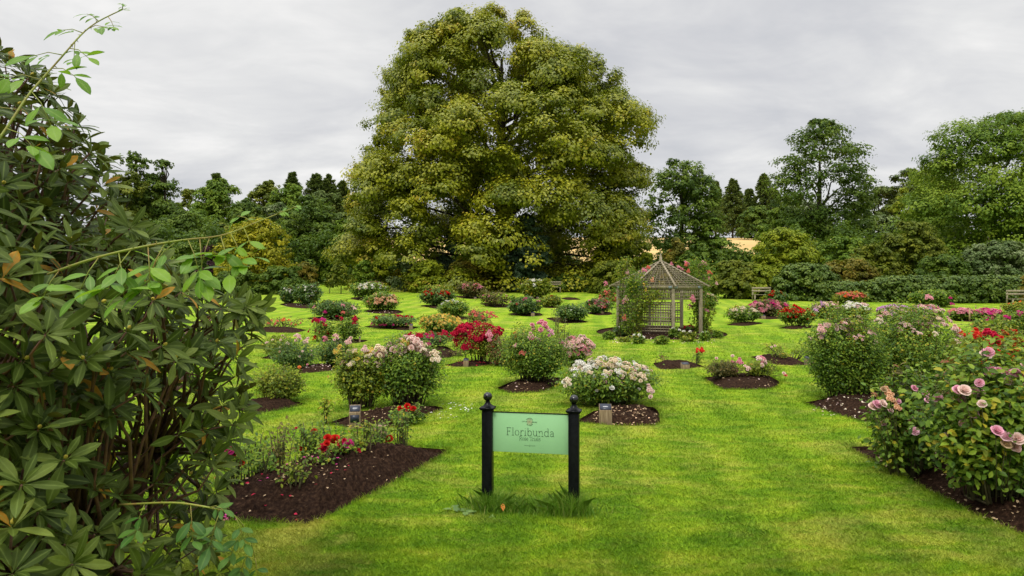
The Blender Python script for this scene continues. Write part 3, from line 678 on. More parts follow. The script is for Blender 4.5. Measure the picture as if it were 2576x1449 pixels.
def grass():
    rng = np.random.default_rng(11); n = 640000
    y = 1/(rng.uniform(1/30., 1/4.6, n)); x = rng.uniform(-.80, .80, n)*y
    k = ~inbed(x, y); x = x[k]; y = y[k]; n = len(x)
    cl = .5+.5*np.sin(x*7+3*np.sin(y*5))*np.sin(y*6.3+2*np.sin(x*4))
    sc = np.clip(y/7, 1, 3.0)
    blades('grass', x, y, (.013+.014*rng.random(n)+.010*cl)*sc**.55, .0042*sc, rng, M['blade'], .75, label='short mown grass blades of the lawn')
    # longer fringe along the cut edges of the beds
    X = []; Y = []
    for b in BEDS:
        if b['c'][1] > 17: continue
        P = b['poly']; dens = 140 if b['c'][1] < 11 else 70
        L = np.linalg.norm(np.roll(P, -1, 0)-P, axis=1)
        k = int(L.sum()*dens*1.6); i = rng.integers(0, len(P), k); t = rng.random(k)[:, None]
        q = P[i]*(1-t)+np.roll(P, -1, 0)[i]*t; d = q-b['c']; q = q+unit(d)*np.abs(rng.normal(size=(k, 1)))*.035
        X.append(q[:, 0]); Y.append(q[:, 1])
    X = np.concatenate(X); Y = np.concatenate(Y); k = ~inbed(X, Y, .02); X = X[k]; Y = Y[k]
    sc = np.clip(Y/7, 1, 2.2)
    blades('edge_grass', X, Y, rng.uniform(.03, .07, len(X)), .0045*sc, rng, M['blade'], .6, label='longer grass fringing the cut bed edges')
grass()

# ------------------------------------------------------------------ rose blooms
def petal(az, a0, a1, ln, wd, r0, zb, nr=4, nc=3, rng=R):
    """curved petal that starts near the axis and opens from angle a0 to a1 from the vertical"""
    V = []; p = np.array([r0, 0, zb]); 
    ang = a0
    for i in range(nr):
        t = i/(nr-1)
        if i: 
            ang = a0+(a1-a0)*t; p = p+np.array([math.sin(ang), 0, math.cos(ang)])*ln/(nr-1)
        w = wd*(.35+.95*math.sin(math.pi*min(t*.62+.12, 1)))
        for j in range(nc):
            s = (j/(nc-1)-.5)*2
            V.append(p+np.array([-abs(s)**2*w*.25, s*w*.5, abs(s)**2*w*.12*math.cos(ang)+rng.normal()*ln*.05]))
    V = np.array(V); c, s = math.cos(az), math.sin(az)
    V = np.stack([V[:, 0]*c-V[:, 1]*s, V[:, 0]*s+V[:, 1]*c, V[:, 2]], 1)
    Fc = [(i*nc+j, (i+1)*nc+j, (i+1)*nc+j+1, i*nc+j+1) for i in range(nr-1) for j in range(nc-1)]
    return V, Fc
def rose_geo(rng, hi=True):
    b = MB(); rn = []
    rings = [(5, .45, 1.55, .50, .46, .03), (5, .20, 1.15, .48, .40, .03), (5, .0, .8, .44, .34, .02), (5, -.15, .45, .40, .26, .02), (4, -.25, .15, .34, .18, .01)] if hi else [(5, .4, 1.5, .48, .5, .02), (5, .05, .85, .44, .40, .02), (3, -.15, .3, .38, .25, .0)]
    for k, (n, a0, a1, ln, wd, r0) in enumerate(rings):
        o = rng.uniform(0, 6.28)
        for i in range(n):
            V, Fc = petal(o+2*math.pi*i/n+rng.normal()*.12, a0, a1*rng.uniform(.85, 1.1), ln*rng.uniform(.9, 1.1), wd*1.25, r0, 0, 4 if hi else 3, 4 if hi else 3, rng=rng)
            b.add(V, Fc); rn += [rng.random()]*len(Fc)
    return b, rn
def to_mesh(b, rn, m): return mesh('bloom', np.concatenate(b.v), b.f, m, True, {'rnd': rn})
_bc = {}
def bloom(kind, color, k=0):
    key = (kind, color, k)
    if key in _bc: return _bc[key]
    rng = np.random.default_rng(k*17+len(kind))
    if kind == 'rose': b, rn = rose_geo(rng, True)
    elif kind == 'roselo': b, rn = rose_geo(rng, False)
    else:       # cluster of small open flowers, unit width about 1
        b = MB(); rn = []; n = 8
        for i in range(n):
            q, r2 = rose_geo(rng, False); V = np.concatenate(q.v)
            a = i*2.4+rng.normal()*.3; rr = .33*math.sqrt((i+.2)/n)*1.15; d = np.array([rr*math.cos(a), rr*math.sin(a), .12*(1-(rr/.4)**2)+rng.normal()*.05])
            ti = rr*1.8; ax = np.array([-math.sin(a), math.cos(a), 0]); ct, st = math.cos(ti), math.sin(ti)
            K = np.array([[0, -ax[2], ax[1]], [ax[2], 0, -ax[0]], [-ax[1], ax[0], 0]]); Rm = np.eye(3)+st*K+(1-ct)*K@K
            b.add((V*.42*rng.uniform(.8, 1.15))@Rm.T+d, q.f); rn += list(np.clip(np.array(r2)*.5+rng.random()*.5, 0, 1))
    _bc[key] = to_mesh(b, rn, M['p_'+color]); return _bc[key]
def put_bloom(root, p, size, kind, color, rng, tilt=None, face=None):
    base = np.array(root.location)
    nm = 'bloom_cluster' if kind == 'cluster' else 'bloom'
    if face is None: d = np.array([rng.normal()*.35, -.35+rng.normal()*.3, 1.])
    else: d = np.array(face, float)
    q = Vector(d).to_track_quat('Z', 'Y').to_euler()
    o = put(nm, bloom(kind, color, int(rng.integers(0, 3))), root, tuple(np.array(p)-base), q, (size,)*3)
    return o

# ------------------------------------------------------------------ rose bushes
RG = 'rose bushes growing in the lawn beds'
def rose(fn, x0, x1, yt, yb, m, blooms, label, sparse=False, seed=0, leaf=None, dens=1., low=.27, dmul=.75, at=None, stem='cane', cat='rose bush', yshift=None, spikes=3, ydist=None, clsz=1., nlm=1.):
    a = fn((x0, yb)); b_ = fn((x1, yt)); u0, v0 = a; u1, v1 = b_
    uc = (u0+u1)/2
    rng = np.random.default_rng(int(uc*3+v0)+seed)
    gx_, gy_ = gp(uc, v0)
    if ydist: gy_ = ydist
    s = gy_/F; W = (u1-u0)*s; D = W*dmul
    D = min(D, 2.2)
    gy_ += D*.42; s = gy_/F; W = (u1-u0)*s
    gx_ = (uc-CU)*s; zb = float(G(gy_)); H = CAMZ+(CV-v1)*s-zb
    zs = soil_z(gx_, gy_)
    root = empty('rose_bush', (gx_, gy_, zs), label, cat, RG)
    near = gy_ < 16
    ls = leaf or max(.052, 3.0/683*gy_*.72)
    H = (H-(zs-zb))*1.07
    def env(r, t): return None
    nsp = int((60 if not sparse else 16)*dens*(1 if gy_ < 20 else .75))
    # sprays: cane tips through a dome-shaped volume
    th = rng.uniform(0, 2*math.pi, nsp); rr = np.sqrt(rng.random(nsp))
    tops = H*(1-.30*rr**2.6)*(1.10-.54*rng.random(nsp)**1.5)
    tipx = W/2*.94*rr*np.cos(th); tipy = D/2*rr*np.sin(th)
    tip = np.stack([tipx, tipy, tops], 1)
    for i in range(spikes):
        j = rng.integers(0, nsp); tip[j, 2] = H*rng.uniform(1.0, 1.12)
    basep = np.stack([tipx*.45+rng.normal(size=nsp)*.03, tipy*.45+rng.normal(size=nsp)*.03, np.full(nsp, -.05)], 1)
    b = MB()
    nst = nsp if near else min(nsp, 16)
    for i in range(nst):
        p0, p2 = basep[i], tip[i]; mid = (p0+p2)/2+np.array([(p2[0]-p0[0])*-.15, 0, .06*H])+rng.normal(size=3)*.03*H
        b.tube([p0, (p0+mid)/2, mid, (mid+p2)/2, p2], np.array([.011, .009, .0065, .005, .003])*(1.0 if near else 1.6), 4)
    if nst > 1:      # the rootstock just under the soil that joins the canes
        o_ = np.argsort(basep[:nst, 0]); b.tube(basep[o_]+np.array([0, 0, -.0]), .012, 4)
    b.build('stems', M[stem], root, smooth=True)
    # leaves along the upper canes and in clusters around them
    nl = int((165 if not sparse else 60)*(1 if near else .8)*(1 if not leaf else .9))
    nl = int(nl*np.clip(W*H/1.6, .35, 1.6)) if not sparse else nl
    nl = max(4, int(nl*nlm))
    n = nsp*nl
    ii = np.repeat(np.arange(nsp), nl)
    t = low+(1-low)*rng.random(n)**.8
    P = basep[ii]*(1-t[:, None])+tip[ii]*t[:, None]
    sp = (np.array([W*.055+.02, D*.06+.02, H*.045]) if not sparse else np.array([.05, .05, .03])*max(1, gy_/14))
    P = P+rng.normal(size=(n, 3))*sp
    # fill towards the belly of the bush so that it bulges
    P[:, :2] *= (1+.15*np.sin(math.pi*np.clip(P[:, 2:3]/H, 0, 1)))
    k = P[:, 2] > .03; P = P[k]; ii = ii[k]; n = len(P)
    out = unit(P*np.array([1/W, 1/D, .6/H]))
    N = out*.5+np.array([0, -.1, .6])+rdir(n, rng)*.7; T = out*.5+rdir(n, rng)
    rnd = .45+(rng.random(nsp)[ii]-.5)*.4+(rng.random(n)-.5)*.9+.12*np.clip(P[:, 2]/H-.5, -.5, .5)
    L = ls*rng.uniform(.65, 1.35, n)
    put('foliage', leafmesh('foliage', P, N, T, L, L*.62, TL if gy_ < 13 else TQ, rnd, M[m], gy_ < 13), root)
    # blooms
    tot = sum(q[1] for q in blooms)
    for (color, cnt, kind, size, *mode) in blooms:
        mode = mode[0] if mode else 'top'
        if gy_ > 16 and kind == 'cluster': cnt = min(95, int(cnt*1.55)); size = size*(1.15 if gy_ > 25 else 1)
        for i in range(cnt):
            a_ = rng.uniform(0, 2*math.pi); r_ = math.sqrt(rng.random())
            if mode == 'face':      # over the visible faces too
                a_ = -abs(rng.uniform(-math.pi, math.pi)) if rng.random() < .8 else a_; hz = rng.uniform(.45, 1.0); r_ = max(r_, math.sqrt(max(0, 1-hz**2))*1.0)
                z = H*hz*(1-.15*r_*r_)
            elif mode == 'low': hz = 0; z = .10; a_ = -abs(a_-math.pi); r_ = .9
            else: z = H*(1.0-.28*r_**2.6)*rng.uniform(.86, 1.06)
            p = np.array([gx_+W/2*.96*r_*math.cos(a_), gy_+D/2*r_*math.sin(a_), zs+z])
            put_bloom(root, p, size*rng.uniform(.75, 1.2), kind, color, rng, face=(math.cos(a_)*.5*r_+rng.normal()*.2, math.sin(a_)*.5*r_-.35, 1.0 if mode != 'face' else .6))
    for q in (at or []):
        (px, py, color, kind, size) = q
        uu, vv = fn((px, py)); yy = gy_-D*(.15 if (py-yt) < .22*(yb-yt) or sparse else .50)+rng.normal()*.06; p = np.array(ray(uu, vv, yy))
        put_bloom(root, p, size, kind, color, rng, face=(rng.normal()*.3, -.7, .8))
        # the cane that carries it
        lo = np.array([gx_, gy_, zs])+np.array([(p[0]-gx_)*.5, (p[1]-gy_)*.5, 0]); lo[2] = max(zs, p[2]-.75)
        mb = MB(); mb.tube([lo-np.array(root.location), (lo*.4+p*.6)+rng.normal(size=3)*.015-np.array(root.location), p-np.array(root.location)], [.006, .004, .003], 4)
        mb.build('bloom_stem', M['cane'], root)
    return root
cl = 'cluster'; ro = 'rose'; rl = 'roselo'
# left half (photo columns left of the sign)
rose(R2, 250, 392, 112, 268, 'r_dark', [('white', 16, cl, .16, 'face')], 'smaller of the two far left white rose bushes')
rose(R2, 400, 645, 92, 285, 'r_dark', [('white', 26, cl, .17, 'face')], 'larger far left white rose bush beside a marker')
rose(R2, 970, 1310, 75, 225, 'r_mid', [('cream', 14, cl, .26), ('white', 22, cl, .26)], 'cream white rose bush in front of the brown bench')
rose(R2, 1110, 1425, 175, 352, 'r_mid', [('peach', 26, cl, .22, 'face'), ('cream', 8, cl, .18, 'face')], 'peach rose bush below the bench')
rose(R2, 560, 1010, 255, 430, 'r_dark', [('pink', 4, cl, .18, 'face')], 'broad green rose bush with only a few pink blooms', at=[(695,348,'magenta',cl,.24),(878,352,'coral',cl,.24),(775,265,'palepink',cl,.18),(975,290,'palepink',cl,.22),(995,315,'palepink',cl,.2),(815,390,'crimson',cl,.18),(860,418,'magenta',cl,.2)])
rose(R2, 30, 470, 430, 530, 'r_bronze', [('coral', 4, cl, .12)], 'low sparse orange roses in the bare left bed', sparse=True, dens=.8, at=[(275,430,'orange',cl,.22),(335,430,'orange',cl,.15),(155,440,'coral',cl,.16),(195,470,'coral',cl,.16),(65,472,'orange',cl,.18),(355,468,'coral',cl,.14),(400,476,'orange',cl,.14),(446,460,'coral',cl,.11)])
rose(R2, 535, 800, 440, 655, 'r_mid', [('crimson', 3, cl, .15, 'face')], 'left part of the leggy crimson roses', sparse=True, dens=2.2, at=[(605,435,'crimson',cl,.34),(675,430,'magenta',cl,.28),(705,560,'red',cl,.24),(592,610,'red',cl,.2),(598,535,'crimson',cl,.14),(632,555,'crimson',cl,.14)])
rose(R2, 790, 1060, 430, 655, 'r_mid', [('yellow', 2, rl, .08, 'face')], 'right part of the leggy crimson roses', dens=.8, at=[(997,420,'crimson',cl,.26),(992,462,'crimson',cl,.24),(862,418,'crimson',cl,.18)])
rose(R2, 60, 380, 600, 815, 'r_lime', [('palepink', 8, rl, .10, 'face')], 'yellow green rose bush at the edge of the rhododendron', dens=1.0, at=[(420,610,'palepink',cl,.28),(510,645,'palepink',cl,.26),(320,665,'palepink',cl,.14)])
rose(R2, 180, 600, 660, 935, 'r_dark', [('palepink', 5, rl, .08, 'face')], 'bluish dark rose bush left of the pale yellow one', at=[(437,908,'orange',rl,.12),(518,880,'pink',rl,.07)])
rose(R2, 600, 960, 640, 895, 'r_dark', [], 'dark rose bush with pale yellow and pink heads', at=[(805,605,'palepink',cl,.22),(695,620,'pink',cl,.18),(940,645,'palepink',cl,.26),(828,735,'yellow',cl,.30),(830,690,'cream',cl,.18)])
rose(R2, -20, 455, 920, 1275, 'r_lime', [], 'flowerless yellow green rose bush beside the rhododendron tip', stem='cane_dark', low=.35)
rose(R2, 1665, 1990, 140, 300, 'r_dark', [('red', 30, cl, .20), ('red', 10, cl, .17, 'face'), ('orange', 4, cl, .14)], 'bright red rose bush near the middle of the far lawn')
rose(R2, 1680, 1950, 90, 190, 'r_lime', [('peach', 6, cl, .14)], 'yellowish rose bush behind the bright red one', dens=.7)
rose(R2, 1820, 2160, 250, 415, 'r_mid', [('white', 12, cl, .16)], 'small white rose bush in front of the bright red one')
rose(R2, 1140, 1590, 385, 520, 'r_dark', [('crimson', 9, cl, .15), ('magenta', 9, cl, .14, 'low'), ('red', 5, cl, .14)], 'low crimson rose bush beside a marker, left of the yellow one')
rose(R2, 1640, 2080, 405, 605, 'r_mid', [('yellow', 46, cl, .19), ('yellow', 14, cl, .14, 'face')], 'bright yellow rose bush')
rose(R2, 2080, 2430, 350, 520, 'r_bronze', [('coral', 14, cl, .20)], 'thin coral pink roses behind the crimson mass', sparse=True, dens=1.2)
rose(R2, 1460, 1970, 570, 725, 'r_dark', [('crimson', 20, cl, .17), ('magenta', 5, cl, .15, 'face')], 'low red and magenta rose bush below the yellow one', at=[(1740,675,'magenta',cl,.24),(1900,552,'crimson',cl,.24)])
rose(R2, 1980, 2480, 500, 880, 'r_lime', [('crimson', 50, cl, .24), ('crimson', 34, cl, .22, 'face')], 'massed crimson rose bush with bare lower stems', low=.42, dens=.8)
rose(R2, 2030, 2290, 70, 212, 'r_bronze', [('pink', 14, cl, .22), ('coral', 4, cl, .2)], 'far pink rose bush left of the white-topped one')
rose(R2, 2260, 2540, 160, 300, 'r_bronze', [('pink', 4, cl, .14)], 'sparse far rose bush with dark shoots', sparse=True, dens=2.4)
rose(R2, 1960, 2110, 740, 800, 'r_bronze', [], 'few thin rose stems in the small bare bed', sparse=True, dens=.4)
rose(R2, 820, 1290, 760, 1340, 'r_lime', [('cream', 12, cl, .13), ('palepink', 4, cl, .13)], 'left half of the tall cream roses beside the marker', low=.38, dens=1.15, stem='cane_dark', at=[(1250,745,'cream',cl,.27),(1255,770,'palepink',cl,.22),(1095,725,'palepink',cl,.16),(1165,750,'yellow',cl,.15),(1120,775,'yellow',cl,.14),(870,882,'yellow',rl,.08)])
rose(R2, 1200, 1850, 680, 1330, 'r_mid', [('palepink', 12, cl, .15), ('cream', 14, cl, .14)], 'right half of the tall cream and pink roses', low=.34, dens=1.5, stem='cane_dark', at=[(1590,665,'palepink',cl,.32),(1560,690,'palepink',cl,.28),(1640,690,'palepink',cl,.26),(1420,720,'palepink',cl,.30),(1470,730,'palepink',cl,.26),(1345,695,'palepink',cl,.17),(1680,720,'palepink',cl,.22),(1500,655,'yellow',cl,.20),(1725,770,'palepink',cl,.18),(1800,790,'cream',cl,.24),(1820,830,'cream',cl,.17),(1355,810,'palepink',cl,.16)])
# middle and right
rose(R3, -20, 290, 215, 388, 'r_dark', [('pink', 6, cl, .16)], 'rose bush with magenta top left of the dark cream-budded one', at=[(138,220,'magenta',cl,.3),(95,250,'pink',cl,.14),(45,268,'coral',cl,.14)])
rose(R3, 95, 370, 45, 212, 'r_lime', [('white', 22, cl, .26)], 'far yellow green bush topped with white roses by the grey bench')
rose(R3, 280, 490, 195, 303, 'r_lime', [('red', 1, cl, .2)], 'low flowerless yellow green rose bush behind the dark one')
rose(R3, 430, 745, 290, 455, 'r_dark', [('cream', 5, rl, .08), ('white', 5, rl, .08)], 'dark green rose bush with a few cream buds on tall shoots', spikes=4)
rose(R3, 750, 990, 225, 372, 'r_dark', [('pink', 20, cl, .2, 'face'), ('coral', 10, cl, .2, 'face')], 'pink rose bush with a marker left of the gazebo')
rose(R3, 880, 1040, 140, 310, 'r_mid', [('coral', 20, cl, .26, 'face')], 'coral rose bush touching the left of the gazebo')
rose(R3, -230, 20, 620, 900, 'r_bronze', [('scarlet', 3, rl, .09, 'face')], 'reddish sparse rose bush between the crimson mass and the tall bush', sparse=True, dens=1.6, at=[(35,575,'scarlet',cl,.16),(45,620,'scarlet',cl,.16),(50,660,'scarlet',cl,.15),(-230,575,'pink',cl,.25),(-215,620,'pink',cl,.2)])
rose(R3, -90, 550, 560, 1110, 'r_mid', [('palepink', 5, cl, .13), ('pink', 6, cl, .12)], 'tall dark rose bush with upright shoots and pink heads, behind the sign', spikes=5, dens=1.45, at=[(310,492,'pink',cl,.32),(200,482,'pink',rl,.13),(190,600,'palepink',cl,.22),(390,560,'bigpink',cl,.2),(110,760,'coral',cl,.18),(255,625,'palepink',cl,.16)])
rose(R3, 390, 600, 440, 900, 'r_bronze', [], 'thin rose with very tall dark shoots beside the pale pink mass', sparse=True, dens=.7)
rose(R3, 500, 810, 625, 900, 'r_mid', [('palepink', 34, cl, .21), ('palepink', 14, cl, .18, 'face'), ('pink', 10, cl, .18, 'face')], 'massed pale pink rose bush right of the tall dark bush')
rose(R3, 515, 1430, 865, 1330, 'r_mid', [('white', 34, cl, .17), ('cream', 30, cl, .16), ('palepink', 14, rl, .085, 'face'), ('white', 16, rl, .085, 'face')], 'white and cream rose bush right of the sign, behind its post', dens=1.6, at=[(1000,875,'cream',cl,.25),(950,920,'white',cl,.2),(1040,920,'cream',cl,.2),(700,930,'cream',cl,.2),(740,965,'white',cl,.2),(640,960,'white',cl,.2),(1180,940,'cream',cl,.2),(1230,950,'palepink',cl,.2),(1310,1010,'cream',cl,.2),(560,1060,'cream',cl,.2),(520,1060,'white',rl,.10),(1005,1120,'white',rl,.12),(1380,1130,'palepink',cl,.2),(1400,1205,'palepink',rl,.11)])
rose(R3, 1970, 2300, 860, 1060, 'r_bronze', [('pink', 1, cl, .14)], 'left of two sparse pink roses in the low bed', sparse=True, dens=2.6, at=[(2055,818,'palepink',rl,.09),(2220,795,'palepink',rl,.10),(2290,850,'pink',cl,.20),(2235,935,'pink',cl,.20),(2095,935,'pink',rl,.09)])
rose(R3, 2330, 2680, 860, 1060, 'r_lime', [], 'right of two sparse pink roses in the low bed', sparse=True, dens=1.9, at=[(2370,915,'palepink',cl,.20),(2505,850,'palepink',cl,.28),(2520,830,'pink',cl,.2),(2480,1030,'peach',rl,.09),(2250,1090,'palepink',rl,.14),(2735,970,'palepink',rl,.10),(2750,990,'coral',rl,.10)])
rose(R3, 1480, 1515, 790, 862, 'r_bronze', [], 'single thin flowerless shoot in the bare bed', sparse=True, dens=.12)
rose(R3, 1840, 1890, 760, 868, 'r_mid', [], 'single scarlet rose on a stem in the bare bed', sparse=True, dens=.34, nlm=.6, at=[(1883,740,'scarlet',cl,.22),(1910,733,'scarlet',cl,.18)])
rose(R3, 2165, 2480, 310, 470, 'r_mid', [('cream', 20, cl, .17), ('yellow', 4, cl, .14), ('cream', 6, cl, .16, 'face')], 'cream yellow rose bush right of the gazebo')
rose(R3, 2390, 2760, 250, 405, 'r_bronze', [('magenta', 14, cl, .24), ('pink', 22, cl, .24, 'face')], 'magenta and pink rose bush with stakes behind it')
rose(R3, 1860, 2050, 165, 325, 'r_mid', [('cream', 10, cl, .24, 'face'), ('peach', 6, cl, .22)], 'cream rose bush seen behind the right of the gazebo')
rose(R3, 2290, 2600, 50, 150, 'r_lime', [('white', 12, cl, .20, 'face')], 'light green shrub rose with small white flowers by the bench')
rose(R4, 110, 460, 320, 508, 'r_mid', [('red', 22, cl, .20), ('red', 12, cl, .18, 'face')], 'dark red rose bush right of the cream yellow one', at=[(275,300,'red',cl,.3)])
rose(R4, 0, 190, 155, 290, 'r_dark', [('red', 14, cl, .24)], 'far dark red rose bush before the hedge')
rose(R4, 680, 980, 165, 280, 'r_lime', [('coral', 26, cl, .28), ('orange', 12, cl, .24)], 'coral orange rose bush in front of the rust-tinged mound')
rose(R4, 455, 700, 270, 420, 'r_lime', [('palepink', 12, cl, .26)], 'rose bush with big pale pink heads at the left of the far row', at=[(540,275,'lilac',cl,.36),(500,300,'palepink',cl,.36),(575,295,'palepink',cl,.36),(480,340,'lilac',cl,.3),(670,280,'pink',cl,.3)])
rose(R4, 730, 1020, 275, 430, 'r_lime', [('white', 24, cl, .26), ('palepink', 8, cl, .22)], 'rose bush with big white heads in the far row')
rose(R4, 1110, 1430, 300, 450, 'r_lime', [('lilac', 30, cl, .26), ('palepink', 12, cl, .22)], 'lilac rose bush in the middle of the far row', at=[(1240,370,'lilac',cl,.34),(1210,375,'palepink',cl,.3),(1275,375,'palepink',cl,.3)])
rose(R4, 1420, 1740, 300, 450, 'r_mid', [('pink', 18, cl, .26), ('lilac', 14, cl, .24), ('palepink', 10, cl, .22)], 'pink and lilac rose bush right in the far row')
rose(R4, 1470, 1840, 150, 305, 'r_mid', [('pink', 3, cl, .2)], 'nearly flowerless green rose bush before the long hedge', dens=1.2, at=[(1620,205,'pink',cl,.5),(1835,205,'magenta',cl,.25),(1850,268,'magenta',cl,.3)])
rose(R4, 1830, 2080, 330, 440, 'r_mid', [('pink', 40, cl, .22), ('coral', 10, cl, .2)], 'left half of the low pink rose row at the right')
rose(R4, 2080, 2350, 335, 440, 'r_mid', [('pink', 24, cl, .22), ('magenta', 24, cl, .22)], 'right half of the low pink rose row, deeper pink')
rose(R4, 2390, 2700, 260, 370, 'r_lime', [('orange', 4, cl, .14)], 'orange yellow leaved rose bush at the right edge')
rose(R4, 2110, 2450, 400, 575, 'r_mid', [('magenta', 4, cl, .16)], 'green rose bush with few magenta blooms, beside the round marker', at=[(2240,385,'magenta',cl,.36),(2400,415,'magenta',cl,.3)])
rose(R4, 2400, 2800, 350, 580, 'r_mid', [('magenta', 6, cl, .16)], 'green rose bush with magenta blooms cut by the right edge', at=[(2540,360,'magenta',cl,.3)])
rose(R4, -100, 480, 690, 860, 'r_lime', [], 'thin rose stems in the nearly bare bed beside its marker', sparse=True, dens=1.0, at=[(410,600,'palepink',rl,.09),(35,705,'palepink',rl,.09),(70,692,'palepink',rl,.09),(-360,665,'coral',rl,.09)][:3])
rose(R4, 430, 1130, 410, 1270, 'r_mid', [('palepink', 26, cl, .13)], 'left half of the huge rose bush at the right', dens=1.6, low=.14, stem='cane_dark', at=[(530,525,'palepink',cl,.22),(545,565,'lilac',cl,.15),(720,510,'palepink',cl,.24),(755,455,'peach',cl,.15),(820,550,'bigpink',cl,.24),(920,410,'cream',cl,.13),(825,485,'peach',cl,.13)])
rose(R4, 1000, 1930, 400, 1230, 'r_mid', [('palepink', 34, cl, .14), ('cream', 14, cl, .12)], 'right half of the huge rose bush at the right', dens=2.0, low=.14, stem='cane_dark', at=[(1550,495,'palepink',cl,.26),(1400,480,'palepink',cl,.2),(1885,520,'palepink',cl,.2),(1730,430,'palepink',cl,.18),(1815,435,'palepink',cl,.17),(1120,440,'cream',cl,.15),(1620,565,'scarlet',cl,.13),(1930,565,'scarlet',cl,.25)])
rose(R4, 1900, 2700, 590, 1020, 'r_lime', [('scarlet', 12, cl, .15), ('coral', 6, cl, .11, 'face')], 'yellow green bush with scarlet heads at the right', dens=1.3, ydist=10.6, at=[(2085,575,'scarlet',cl,.22),(2240,600,'crimson',cl,.28),(2290,620,'scarlet',cl,.24),(2330,665,'scarlet',cl,.24),(2500,645,'scarlet',cl,.26),(2275,740,'scarlet',cl,.2),(2180,650,'scarlet',cl,.12)])
rose(R4, 1040, 1750, 1050, 1710, 'r_mid', [('bigpink', 8, ro, .09, 'face'), ('peach', 2, cl, .1)], 'left half of the near pink rose bush in the right foreground', dens=.9, leaf=.066, low=.2, ydist=7.9, nlm=.62, at=[(1080,1290,'bigpink',ro,0.134),(1050,1310,'palepink',ro,.13),(1140,1280,'palepink',ro,.12),(1200,1160,'peach',cl,.15),(1225,1215,'peach',cl,.13),(1160,1135,'tan',ro,.09),(1605,1245,'bigpink',ro,0.101),(1290,1305,'peach',cl,.12),(1495,1185,'magenta',ro,.09),(1225,1350,'palepink',ro,.08),(1470,1560,'bigpink',ro,0.126),(1540,1550,'palepink',ro,.12)])
rose(R4, 1650, 2950, 850, 1850, 'r_mid', [('bigpink', 12, ro, .11, 'face'), ('palepink', 8, ro, .09, 'face')], 'right half of the near pink rose bush at the lower right corner', dens=1.25, leaf=.074, low=.18, ydist=6.55, nlm=.62, at=[(2210,770,'bigpink',ro,0.134),(2180,790,'palepink',ro,.14),(2240,950,'bigpink',ro,0.126),(2180,965,'bigpink',ro,0.101),(2310,950,'bigpink',ro,0.101),(2490,975,'bigpink',ro,0.118),(2405,960,'pink',ro,.09),(1900,1150,'bigpink',ro,0.126),(1965,1155,'palepink',ro,.14),(2400,1060,'palepink',ro,.12),(2150,1285,'palepink',ro,.10),(2290,1560,'bigpink',ro,0.134),(2400,1615,'bigpink',ro,0.126),(2500,1640,'palepink',ro,.15),(2460,1720,'palepink',ro,.16),(2390,1690,'tan',ro,.12)])
rose(R4, 1260, 1420, 1010, 1500, 'r_bronze', [], 'tall red-leaved shoot rising from the near pink bush', sparse=True, dens=.4, leaf=.085, ydist=8.1, nlm=.6, low=.4)
rose(R4, 1780, 2120, 880, 1500, 'r_bronze', [('tan', 2, ro, .08)], 'bronze-leaved shoots behind the near pink bush', sparse=True, dens=1.2, leaf=.08, ydist=7.8)
# the sparse left foreground bed: separate plants
def plant(bx, by, w, h, nc, label, blooms=(), m='r_mid', dens=.5):
    return rose(R5, bx-w/2, bx+w/2, by-h, by, m, [], label, sparse=True, dens=dens, leaf=.045, dmul=.5, nlm=.42, at=[(x, y, c, ro, s) for (x, y, c, s) in blooms])
plant(1590, 500, 230, 280, 5, 'rose plant with a bunch of crimson blooms in the left foreground bed', [(1490,222,'red',.15),(1420,208,'red',.12),(1610,265,'magenta',.16),(1545,270,'crimson',.11),(1535,308,'crimson',.10),(1685,335,'crimson',.13),(1570,225,'crimson',.07)], dens=.9)
plant(1380, 600, 130, 290, 4, 'rose plant leaning left under a crimson bloom, front of the bunch', [(1400,300,'crimson',.16),(1415,255,'red',.09)], dens=.4)
plant(1940, 340, 90, 150, 3, 'short rose plant with one red bloom in front of the wooden block', [(1982,215,'red',.13)], dens=.3)
plant(2110, 300, 190, 330, 4, 'tall flowerless rose plant at the right end of the foreground bed', dens=.8)
plant(1160, 790, 240, 400, 4, 'flowerless thin rose plant at the front edge of the foreground bed', m='r_lime', dens=.6)
plant(850, 690, 200, 360, 3, 'thin bare rose plant left of the middle of the foreground bed', dens=.45)
plant(1250, 430, 300, 330, 4, 'leafy rose plant at the back of the foreground bed', [(1302,145,'red',.10),(1180,300,'red',.07)], dens=1.5)
plant(950, 560, 300, 420, 4, 'reddish-tipped rose plant back left in the foreground bed', [(1138,112,'crimson',.04)], m='r_bronze', dens=1.0)
plant(1740, 460, 220, 380, 4, 'leafy rose plant between the bunch and the wooden block', m='r_lime', dens=.9)
plant(590, 740, 240, 500, 4, 'rose plant with a red bud beside the rhododendron twig', [(647,437,'red',.08),(530,325,'magenta',.17),(575,345,'crimson',.15),(430,328,'red',.11),(560,410,'crimson',.07)], dens=.7)
plant(740, 610, 260, 380, 4, 'rose plant between the thin bare one and the rhododendron twig', [(715,597,'red',.09),(930,570,'crimson',.12)], m='r_mid', dens=1.0)
plant(1480, 380, 280, 300, 4, 'thin rose plant behind the bunch of crimson blooms', m='r_mid', dens=1.0)
plant(330, 850, 220, 420, 3, 'rose plant half hidden behind the rhododendron leaves', m='r_mid', dens=.6)
plant(1860, 350, 200, 300, 3, 'rose plant in front of the wooden block', dens=.8)
rose(FU, 985, 1060, 1022, 1075, 'r_mid', [], 'low red rose at the front of the cream rose bed', sparse=True, dens=.7, at=[(1007,1030,'red',ro,.12),(1024,1024,'red',ro,.13),(1040,1030,'red',ro,.12),(1028,1033,'scarlet',ro,.10)])
rose(FU, 808, 836, 1008, 1070, 'r_lime', [], 'small pruned leafless rose stump left of the marker', sparse=True, dens=.2, stem='cane_dark')

